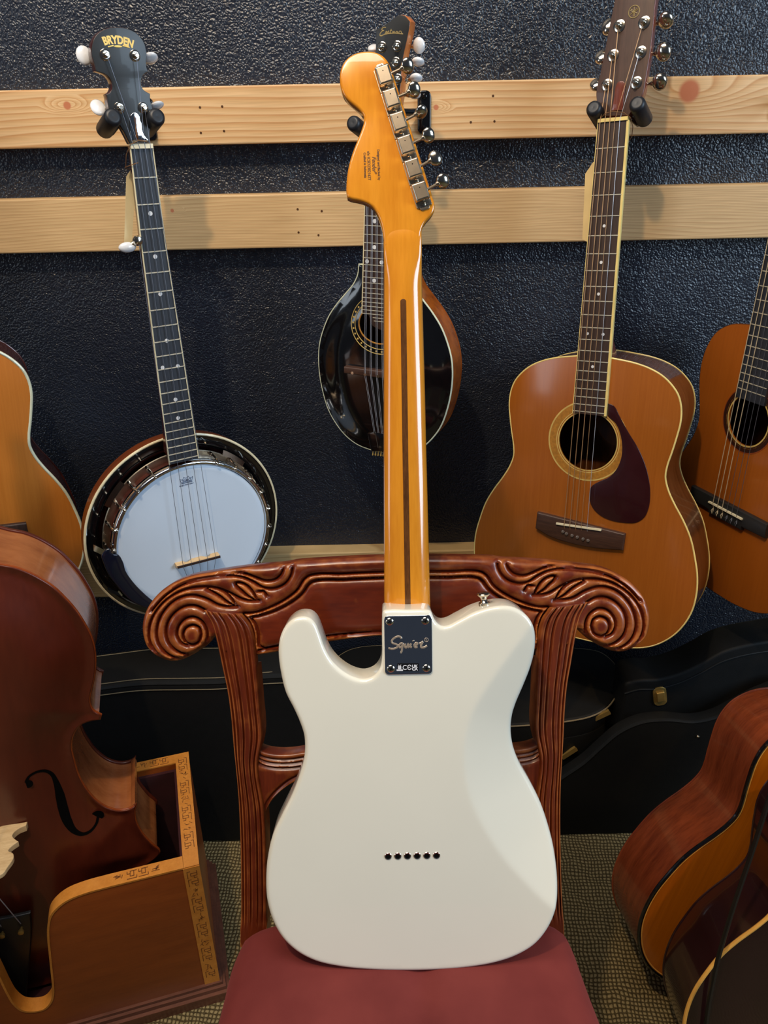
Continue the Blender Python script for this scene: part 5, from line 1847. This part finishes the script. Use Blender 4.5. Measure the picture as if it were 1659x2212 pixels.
for i, (p, b) in enumerate(zip(mp_, mb_)):
    pp, bb = DF.L(p, hnm + 0.005), DF.L(b, hnm - 0.02)
    tuner(md, pp, bb, hnm + 0.0012, hnm - 0.017, M['nickel'], 0.0105, 0.0092, ang=(12 if i == 1 else 72), but_mat=M['pearl'], squash=0.55, wash=0.0072)
hanger(DF, ax_u(vnut) - 0.032, ax_u(vnut) + 0.034, vnut + 0.026, 'black foam yoke hanger beside the white guitar head, holding the mandolin', tip=0.03, plate_px=(916, 243), rl=0.011, back=-0.012)

# ------------------------------------------------------------------ cello in its box stand
SFR = Fr(16, 0, 0, o=(-0.299, 0.834, 0.0))
BH, BD, BWD = 0.316, 0.232, 0.62
base = SFR.W(-0.338, 0.03, -0.086)
CEF = Fr(16, 1.5, -5.0, o=base)
ce = thing('cello', 'reddish-brown cello with maple bridge standing in a wooden box stand', 'cello', CEF)
f3 = CEF.T(B3, [(0, 348), (100, 365), (200, 400), (300, 450), (400, 515), (480, 590), (560, 680), (620, 770), (670, 860), (700, 950), (712, 1040), (710, 1120), (700, 1200), (682, 1280), (668, 1340), (675, 1400), (702, 1440), (755, 1468, 1), (745, 1502, 1),
                (690, 1508), (630, 1525), (580, 1560), (545, 1620), (530, 1700)])
f4 = CEF.T(B4, [(490, 130), (520, 230), (570, 320), (640, 400), (720, 450), (800, 465), (870, 450), (903, 424, 1), (893, 466, 1), (900, 530), (940, 610), (1000, 680), (1060, 740)])
rgt = f3 + f4
topc = rgt[0][1] + 0.012
rgt = [(0.0, topc), (0.05, topc - 0.001)] + [p for p in rgt if p[0] > 0.075]
vl_ = rgt[-1][1]
rgt += [(0.207, vl_ - 0.045), (0.216, vl_ - 0.10), (0.207, 0.10), (0.172, 0.042), (0.115, 0.010), (0.05, 0.0), (0.0, -0.001)]
c_all = rgt + [(-p[0],) + tuple(p[1:]) for p in rgt[-2:0:-1]]
c_o = spline(c_all, 0.006)
cc_ = ccw(c_o)


def cello_h(p):
    d = dist_lines(p, [np.vstack([cc_, cc_[:1]])])
    return 0.024 * (1 - np.exp(-(np.maximum(0, d - 0.008) / 0.055) ** 2)) - 0.0022 * np.exp(-((d - 0.010) / 0.006) ** 2) + 0.0012 * np.exp(-(d / 0.005) ** 2)


CD = 0.112
obj('soundboard', MB().plate(c_o, -0.005, 0.0, 0.0022, cello_h, 0.008, rb=0.002), M['cello_top'], ce, 60)
obj('edge_bead', MB().tube([(p[0], p[1], -0.0022) for p in inset(cc_, 0.0006)], 0.0022, 8, closed=True), M['cello_edge'], ce)
obj('ribs', MB().wall(inset(cc_, 0.0032), -CD, -0.003, 0.003), M['cello_rib'], ce, 60)
obj('back', MB().plate(c_o, -CD - 0.006, -CD, 0.002, rb=0.002, hfb=lambda p: -cello_h(p) * 0.9, cell=0.012), M['cello_top'], ce, 60)


def ribbon(pts, widths, dz, h):
    c = spline(pts, 0.002, False)
    wv = np.interp(np.linspace(0, 1, len(c)), np.linspace(0, 1, len(widths)), widths)
    t = np.gradient(c, axis=0)
    t /= np.linalg.norm(t, axis=1)[:, None]
    nn = np.stack([-t[:, 1], t[:, 0]], 1)
    a, b = c + nn * wv[:, None] / 2, c - nn * wv[:, None] / 2
    za, zb = h(a) + dz, h(b) + dz
    mb = MB()
    vs = [(p[0], p[1], z) for p, z in zip(a, za)] + [(p[0], p[1], z) for p, z in zip(b, zb)]
    n = len(c)
    mb.add(vs, [(i, n + i, n + i + 1, i + 1) for i in range(n - 1)])
    return mb


fpath = CEF.T(G8, [(212, 215), (238, 172), (300, 148), (365, 152), (420, 185), (460, 260), (492, 360), (522, 470), (560, 565), (620, 640), (690, 668), (750, 655), (800, 610), (815, 560)], 0.022)
fw = [0.004, 0.004, 0.0045, 0.006, 0.009, 0.0125, 0.0135, 0.0135, 0.012, 0.0085, 0.005, 0.004, 0.004]
e1, e2 = CEF.L(G8((228, 228)), 0.022), CEF.L(G8((812, 552)), 0.022)
for s in (1, -1):
    mb = ribbon([(s * p[0], p[1]) for p in fpath], fw, 0.0006, cello_h)
    for c, r in ((e1, 0.0075), (e2, 0.0095)):
        e = circle((s * c[0], c[1]), r, 24)
        z = float(cello_h(np.array([[s * c[0], c[1]]]))[0]) + 0.0007
        mb.add([(p[0], p[1], z) for p in e], [tuple(range(24))])
    obj('f_hole_shade', mb, M['hole_shade'], ce)  # black sheets laid on the top in place of the dark openings
# bridge
bv = (CEF.L(G8((60, 580)), 0.024)[1] + CEF.L(G8((230, 545)), 0.024)[1]) / 2
fu = CEF.L(G8((232, 550)), 0.024)[0]
h0 = 0.023
hb = [(fu, 0.0, 1), (fu - 0.001, 0.007, 1), (fu - 0.012, 0.012), (fu - 0.018, 0.022), (fu - 0.011, 0.033), (fu - 0.008, 0.036, 1), (fu - 0.017, 0.044), (fu - 0.020, 0.050), (fu - 0.013, 0.056), (fu - 0.011, 0.064), (fu - 0.017, 0.080), (fu - 0.022, 0.090), (0.012, 0.097), (0.0, 0.099)]
full = hb + [(-p[0],) + tuple(p[1:]) for p in hb[-2::-1]] + [(-0.022, 0.004), (-0.012, 0.018), (0.0, 0.022), (0.012, 0.018), (0.022, 0.004)]
hl1 = circle((0.022, 0.050), 0.0055, 16, 0.008)
hl2 = circle((-0.022, 0.050), 0.0055, 16, 0.008)
tmp = MB().plate(spline(full, 0.003), -0.0045, 0.0045, 0.001, holes=[hl1, hl2])
obj('bridge', MB().add([(p[0], bv + p[2] * (1.25 - 6 * max(0, p[1])), h0 + p[1]) for p in tmp.v], tmp.f), M['bridge_maple'], ce, 40, fix=True)
# tailpiece
tpt = CEF.L(G8((250, 1290)), 0.046)
tw_, tv_ = tpt[0] - 0.0, tpt[1]
tl = [(-tw_, tv_ - 0.003, 1), (0.0, tv_ + 0.002), (tw_, tv_ - 0.003, 1), (tw_ * 0.95, tv_ - 0.04), (tw_ * 0.55, 0.05), (tw_ * 0.42, 0.004, 1), (-tw_ * 0.42, 0.004, 1), (-tw_ * 0.55, 0.05), (-tw_ * 0.95, tv_ - 0.04)]
tpo = spline(tl, 0.004)


def tail_h(p):
    return 0.012 + (p[:, 1] - 0.0) / tv_ * 0.024 + 0.006 * (1 - (p[:, 0] / (tw_ * 1.1)) ** 2)


obj('tailpiece', MB().plate(tpo, 0.0, 0.006, 0.002, tail_h, 0.006, hfb=tail_h), M['black_satin'], ce, 60)
for i in range(4):
    f = (i - 1.5) / 1.5
    us = f * tw_ * 0.72
    z = 0.012 + (tv_ - 0.02) / tv_ * 0.024 + 0.006
    obj('fine_tuner', MB().lathe([(0.002, 0), (0.002, 0.008), (0.0045, 0.009), (0.0045, 0.013), (0.002, 0.014)], (us, tv_ - 0.03, z), seg=12), M['brass'], ce)
    obj('string', MB().tube([(us, tv_ - 0.02, z + 0.004), (f * 0.023, bv, h0 + 0.099 - 0.007 * f * f), (f * 0.016, topc + 0.05, 0.045), (f * 0.011, topc + 0.27, 0.012)], 0.0008, 6), M['steel'], ce)
secs = []
for k in range(8):
    v = topc - 0.17 + 0.45 * k / 7
    hw = 0.030 - 0.014 * k / 7
    z = 0.052 - 0.040 * k / 7
    secs.append([(-hw, v, z - 0.010), (hw, v, z - 0.010), (hw, v, z), (hw * 0.5, v, z + 0.004), (-hw * 0.5, v, z + 0.004), (-hw, v, z)])
obj('fingerboard', MB().loft(secs), M['black_satin'], ce, 40, fix=True)
obj('neck', MB().tube([(0, topc - 0.01, -0.03), (0, topc + 0.03, 0.005), (0, topc + 0.28, -0.008)], [0.03, 0.022, 0.015], 14), M['cello_rib'], ce)
obj('pegbox', MB().bar((0, topc + 0.26, -0.012), (0, topc + 0.42, -0.05), 0.034, 0.032), M['cello_rib'], ce)
sp_ = [(0.0, topc + 0.43 + (0.032 - 0.0034 * k) * math.sin(k * 0.55), -0.06 + (0.032 - 0.0034 * k) * math.cos(k * 0.55)) for k in range(9)]
obj('scroll', MB().tube(sp_, [0.017 - 0.0008 * k for k in range(9)], 12), M['cello_rib'], ce)
for i in range(4):
    s = -1 if i % 2 else 1
    v = topc + 0.30 + 0.03 * i
    obj('peg', MB().lathe([(0.006, 0), (0.005, 0.05), (0.012, 0.056), (0.012, 0.08), (0.004, 0.084)], (-s * 0.02, v, -0.025), (s, 0, 0), 14), M['black_satin'], ce)

# box stand
sd = thing('cello_stand', 'open wooden box stand with inlaid key-pattern border holding the cello', 'instrument stand', SFR)
WT = 0.022
fe = SFR.T(B4, [(900, 937), (700, 990), (560, 1025), (450, 1070), (385, 1118), (342, 1172), (326, 1240), (326, 1320), (336, 1420), (346, 1520), (356, 1620), (357, 1690), (340, 1745), (295, 1790), (225, 1806)], 0.0)
fl_ = [(-0.0, 0.0, 1), (0.0, BH, 1), (fe[1][0] + 0.02, BH), (fe[1][0], BH)] + [(p[0], min(p[1] + 0.002, BH - 0.0005)) for p in fe[2:]]
mir = [(-0.300, 0.094), (-0.309, 0.116), (-0.3125, 0.145), (-0.315, 0.188), (-0.319, 0.24), (-0.329, 0.277), (-0.347, 0.301), (-0.374, BH - 0.002), (-0.41, BH), (-0.44, BH)]
fl_ = fl_ + mir + [(-BWD, BH, 1), (-BWD, 0.0, 1)]
fr_out = spline(fl_, 0.006)
obj('front_panel', MB().plate(fr_out, -WT, 0.0, 0.0012), M['stand_wood'], sd, 40)
edge = spline([(-WT - 0.0005, BH, 1)] + fl_[2:-2] + [(-BWD + WT, BH, 1)], 0.005, False)
e_in = inset(ccw(fr_out), 0.0)
capb = MB()
tgt = np.gradient(edge, axis=0)
tgt /= np.linalg.norm(tgt, axis=1)[:, None]
nn = np.stack([tgt[:, 1], -tgt[:, 0]], 1)
if nn[2][1] < 0:
    nn = -nn
secs = []
for p, q in zip(edge, nn):
    a = p + q * 0.0022
    b = p - q * 0.001
    secs.append([(b[0], b[1], 0.0006), (a[0], a[1], 0.0006), (a[0], a[1], -WT - 0.0006), (b[0], b[1], -WT - 0.0006)])
obj('front_edge_band', capb.loft(secs), M['stand_strip'], sd, 40, fix=True)
obj('side_panel', MB().box((-WT, 0, -BD), (0, BH, -WT)), M['stand_wood'], sd, 0)
obj('side_panel', MB().box((-BWD, 0, -BD), (-BWD + WT, BH, -WT)), M['stand_wood'], sd, 0)
obj('back_panel', MB().box((-BWD, 0, -BD - WT), (0, BH, -BD)), M['stand_wood'], sd, 0)
obj('bottom_panel', MB().box((-BWD + WT, 0.003, -BD), (-WT, 0.016, -WT)), M['velvet'], sd, 0)
for a, b in (((-WT - 0.006, 0.016, -BD + 0.006), (-WT, BH - 0.012, -WT - 0.001)), ((-BWD + WT, 0.016, -BD + 0.006), (-BWD + WT + 0.006, BH - 0.012, -WT - 0.001)), ((-BWD + WT, 0.016, -BD), (-WT, BH - 0.012, -BD + 0.006))):
    obj('velvet_lining', MB().box(a, b), M['velvet'], sd, 0)
obj('top_strip', MB().box((-WT - 0.001, BH, -BD - WT), (0.001, BH + 0.0022, 0.0006)), M['stand_strip'], sd, 0)
obj('top_strip', MB().box((-BWD, BH, -BD - WT), (-WT - 0.001, BH + 0.0022, -BD)), M['stand_strip'], sd, 0)
obj('top_strip', MB().box((-BWD - 0.001, BH, -BD), (-BWD + WT, BH + 0.0022, 0.0006)), M['stand_strip'], sd, 0)
SW = 0.024
obj('corner_strip', MB().box((-SW, 0.034, 0.0), (0.0012, BH, 0.0014)), M['stand_strip'], sd, 0)
obj('corner_strip', MB().box((-BWD, 0.034, 0.0), (-BWD + SW, BH, 0.0014)), M['stand_strip'], sd, 0)
for a, b, mt in (((-BWD - 0.016, 0.0, -BD - WT), (0.016, 0.020, 0.016), 'plinth'), ((-BWD - 0.010, 0.020, -BD - WT), (0.010, 0.028, 0.010), 'plinth'), ((-BWD - 0.005, 0.028, -BD - WT), (0.005, 0.034, 0.005), 'plinth')):
    mb = MB()
    mb.box((a[0], a[1], 0.0), b)
    mb.box((0.0, a[1], -BD - WT), (b[0], b[1], 0.0))
    mb.box((a[0], a[1], -BD - WT), (-BWD, b[1], 0.0))
    obj('plinth_moulding', mb, M[mt], sd, 0)
KEY = [[(0, 1.0), (0, 0), (3.1, 0)], [(1.0, 3.0), (0.9, 1.0), (2.1, 1.0), (2.1, 3.0), (0, 3.0)], [(2.2, 2.0), (3.1, 2.0), (3.1, 3.0)]]


def key_unit(mb, o, du, dv, s, nrm, wd=0.0011):
    o, du, dv = np.array(o, float), np.array(du, float), np.array(dv, float)
    for ln in KEY:
        pts = [o + du * (p[0] * s) + dv * (p[1] * s) for p in ln]
        for a, b in zip(pts[:-1], pts[1:]):
            mb.bar(a, b, wd, 0.0003, nrm)


def motif(mb, o, du, dv, s, nrm):
    o, du, dv = np.array(o, float), np.array(du, float), np.array(dv, float)
    for k in range(7):
        a = rnd.uniform(0, 6.28)
        c = o + du * (rnd.uniform(-1.6, 1.6) * s) + dv * (rnd.uniform(-1, 1) * s)
        d = du * math.cos(a) * s + dv * math.sin(a) * s
        mb.bar(c - d * 0.6, c + d * 0.6, 0.0009, 0.0003, nrm)


def key_run(name, start, du, dv, L, s, nrm, pattern):
    mb = MB()
    x = 0.006
    for ch in pattern:
        if x + 3.6 * s > L:
            break
        o = np.array(start) + np.array(du) * x
        if ch == 'k':
            key_unit(mb, o, du, dv, s, nrm)
            x += 3.7 * s
        else:
            motif(mb, o + np.array(du) * 2.4 * s + np.array(dv) * 1.5 * s, du, dv, s * 1.1, nrm)
            x += 5.2 * s
    obj(name, mb, M['key_ink'], sd, 0)


key_run('key_inlay', (-SW + 0.005, BH - 0.002, 0.0015), (0, -1, 0), (1, 0, 0), BH - 0.04, 0.0048, (0, 0, 1), 'kkmkkmkkmkkmkk')
key_run('key_inlay', (-0.004, BH + 0.0023, -BD - WT + 0.008), (0, 0, 1), (-1, 0, 0), BD, 0.0046, (0, 1, 0), 'kkmkkmkkmkk')
key_run('key_inlay', (-0.03, BH + 0.0023, -BD - 0.004), (-1, 0, 0), (0, 0, -1), BWD, 0.0046, (0, 1, 0), 'kkmkkmkkm')
key_run('key_inlay', (-0.045, BH + 0.0028, -0.004), (-1, 0, 0), (0, 0, -1), 0.16, 0.0046, (0, 1, 0), 'mkkm')

# ------------------------------------------------------------------ black cases behind the chair


def seam(root, pts, r=0.0014, mat='case_edge', name='edge_seam'):
    return obj(name, MB().tube(pts, r, 6), M[mat], root)


# long case standing on its side, at the left
Y1, Y2 = 1.15, 1.272
cl = thing('instrument_case', 'long black case with tan double stitching, standing between cello and chair', 'instrument case', None, 'black cases on the floor')
cl.location = (0, Y1, 0)
zt = [(x, at_y(x, y, Y1)) for x, y in ((120, 1502), (215, 1490), (300, 1480), (400, 1478), (480, 1476), (560, 1466), (640, 1462))]
top = [(p[1][0], p[1][2]) for p in zt]
ol = [(-0.78, 0.0, 1), (-0.80, 0.06), (-0.80, 0.30), (-0.74, top[0][1] - 0.006)] + top + [(top[-1][0] + 0.015, top[-1][1] - 0.015), (top[-1][0] + 0.02, 0.30), (top[-1][0] + 0.02, 0.06), (top[-1][0] + 0.01, 0.0, 1)]
o_l = spline(ol, 0.01)
mb = MB().plate(o_l, -(Y2 - Y1), 0.0, 0.008, rb=0.008)
me = mb.mesh('case_body', 50)
me.transform(Matrix.Rotation(rad(90), 4, 'X'))
obj('case_body', me, M['case'], cl)
tz = np.array(spline(top, 0.008, False))
seam(cl, [(p[0], 0.004, p[1] + 0.0002) for p in tz], 0.005)
for dy, dz, r in ((-0.0012, -0.012, 0.0009), (0.016, 0.001, 0.0009), (Y2 - Y1 - 0.012, 0.001, 0.0009)):
    obj('stitching', MB().tube([(p[0], dy, p[1] + dz) for p in tz], r, 6), M['stitch'], cl)
obj('case_clasp', MB().box((at_y(556, 1425, 1.26)[0] - 0.005, 0.02, top[5][1] - 0.004), (at_y(556, 1425, 1.26)[0] + 0.005, 0.026, top[5][1] + 0.012)), M['brass'], cl)

# oval case lying flat on a plain lower case
ZM = 0.28
cm = thing('instrument_case', 'oval-ended black case with tan stitched lid lying behind the right chair post', 'instrument case', None, 'black cases on the floor')
cm.location = (0, 1.3, 0.16)
op = [at_z(x, y, ZM) for x, y in ((760, 1400), (950, 1396), (1100, 1393), (1240, 1398), (1295, 1406), (1319, 1422), (1335, 1444), (1340, 1465), (1337, 1485), (1327, 1507), (1310, 1527), (1275, 1545), (1220, 1556), (1150, 1563), (950, 1570), (760, 1572), (712, 1530), (704, 1480), (716, 1430))]
om = spline([(p[0], p[1] - 1.3) for p in op], 0.01)
obj('case_body', MB().plate(om, 0.0, 0.075, 0.004), M['case'], cm)
obj('lid', MB().plate(om, 0.0755, ZM - 0.16, 0.006), M['case'], cm)
obj('stitching', MB().tube([(p[0], p[1], ZM - 0.16 - 0.004) for p in om], 0.0016, 6, closed=True), M['stitch'], cm)
for q0, q1 in (((1289, 1565), (1324, 1535)), ((1212, 1632), (1243, 1612))):
    a, b = at_y(q0[0], q0[1], 1.19), at_y(q1[0], q1[1], 1.19)
    s = np.array([0, 1.3, 0.16])
    mid_ = (a + b) / 2
    e = om[np.argmin(np.abs(om[:, 0] - mid_[0]) + (om[:, 1] > 0) * 9)]
    obj('case_latch', MB().bar((a[0], e[1] - 0.003, min(a[2], ZM) - 0.16), (b[0], e[1] - 0.003, min(b[2], ZM) - 0.16), 0.010, 0.006, (0, 1, 0)), M['brass'], cm, 0)
cu = thing('instrument_case', 'plain flat black case under the oval-ended case behind the chair', 'instrument case', None, 'black cases on the floor')
cu.location = (0, 1.3, 0)
o2 = inset(ccw(om), 0.012)
obj('case_body', MB().plate(o2, 0.0, 0.08, 0.006), M['case'], cu)
obj('lid', MB().plate(o2, 0.0805, 0.16, 0.008), M['case'], cu)

# guitar-shaped case standing on its side, front right
YN = 1.15
cn = thing('instrument_case', 'guitar-shaped black case with a shiny curved upper edge, below the latched case', 'instrument case', None, 'black cases on the floor')
cn.location = (0, YN, 0)
tn = [at_y(x, y, YN) for x, y in ((1175, 1712), (1215, 1682), (1262, 1650), (1302, 1614), (1340, 1583), (1388, 1562), (1440, 1557), (1500, 1561), (1542, 1553), (1590, 1530), (1650, 1500), (1720, 1480))]
topn = [(p[0], p[2]) for p in tn]
on = [(topn[0][0] - 0.02, 0.0, 1), (topn[0][0] - 0.03, 0.05), (topn[0][0] - 0.02, topn[0][1] - 0.03)] + topn + [(topn[-1][0] + 0.08, 0.30), (topn[-1][0] + 0.12, 0.15), (topn[-1][0] + 0.09, 0.0, 1)]
on_s = spline(on, 0.01)
me = MB().plate(on_s, -0.030, 0.0, 0.004, rb=0.004).mesh('case_body', 50)
me.transform(Matrix.Rotation(rad(90), 4, 'X'))
obj('case_body', me, M['case'], cn)
tnz = spline(topn, 0.008, False)
seam(cn, [(p[0], 0.002, p[1]) for p in tnz], 0.0035)
obj('case_rivet', MB().ball((at_y(1507, 1590, YN)[0], -0.001, at_y(1507, 1590, YN)[2]), 0.003), M['nickel_worn'], cn)

# case with the brass latch, behind
YD = 1.2
cdx = thing('instrument_case', 'black case with a brass latch on its front, under the hanging honey-brown guitar', 'instrument case', None, 'black cases on the floor')
cdx.location = (0, YD, 0)
td = [at_y(x, y, YD) for x, y in ((1352, 1478), (1380, 1470), (1420, 1468), (1470, 1455), (1520, 1432), (1560, 1410), (1600, 1397), (1659, 1386), (1740, 1380))]
topd = [(p[0], p[2]) for p in td]
od = [(topd[0][0] + 0.0, 0.0, 1), (topd[0][0] - 0.0, topd[0][1] - 0.02)] + topd + [(topd[-1][0] + 0.07, 0.25), (topd[-1][0] + 0.07, 0.0, 1)]
me = MB().plate(spline(od, 0.01), -0.075, 0.0, 0.006, rb=0.006).mesh('case_body', 50)
me.transform(Matrix.Rotation(rad(90), 4, 'X'))
obj('case_body', me, M['case'], cdx)
sdz = spline([(p[0], p[1] - 0.022) for p in topd], 0.008, False)
seam(cdx, [(p[0], -0.001, p[1]) for p in sdz], 0.0016)
p = at_y(1425, 1503, YD)
lt = obj('latch_plate', MB().plate(rrect((0, 0), (0.97, 0.2), (-0.2, 0.97), 0.013, 0.023, 0.010), 0, 0.003, 0.001), M['brass'], cdx)
lt.rotation_euler = (rad(90), 0, 0)
lt.location = (p[0], 0, p[2])
lt2 = obj('latch_hasp', MB().plate(rrect((0, 0.002), (0.97, 0.2), (-0.2, 0.97), 0.008, 0.012, 0.002), 0.003, 0.008, 0.002), M['brass'], lt)
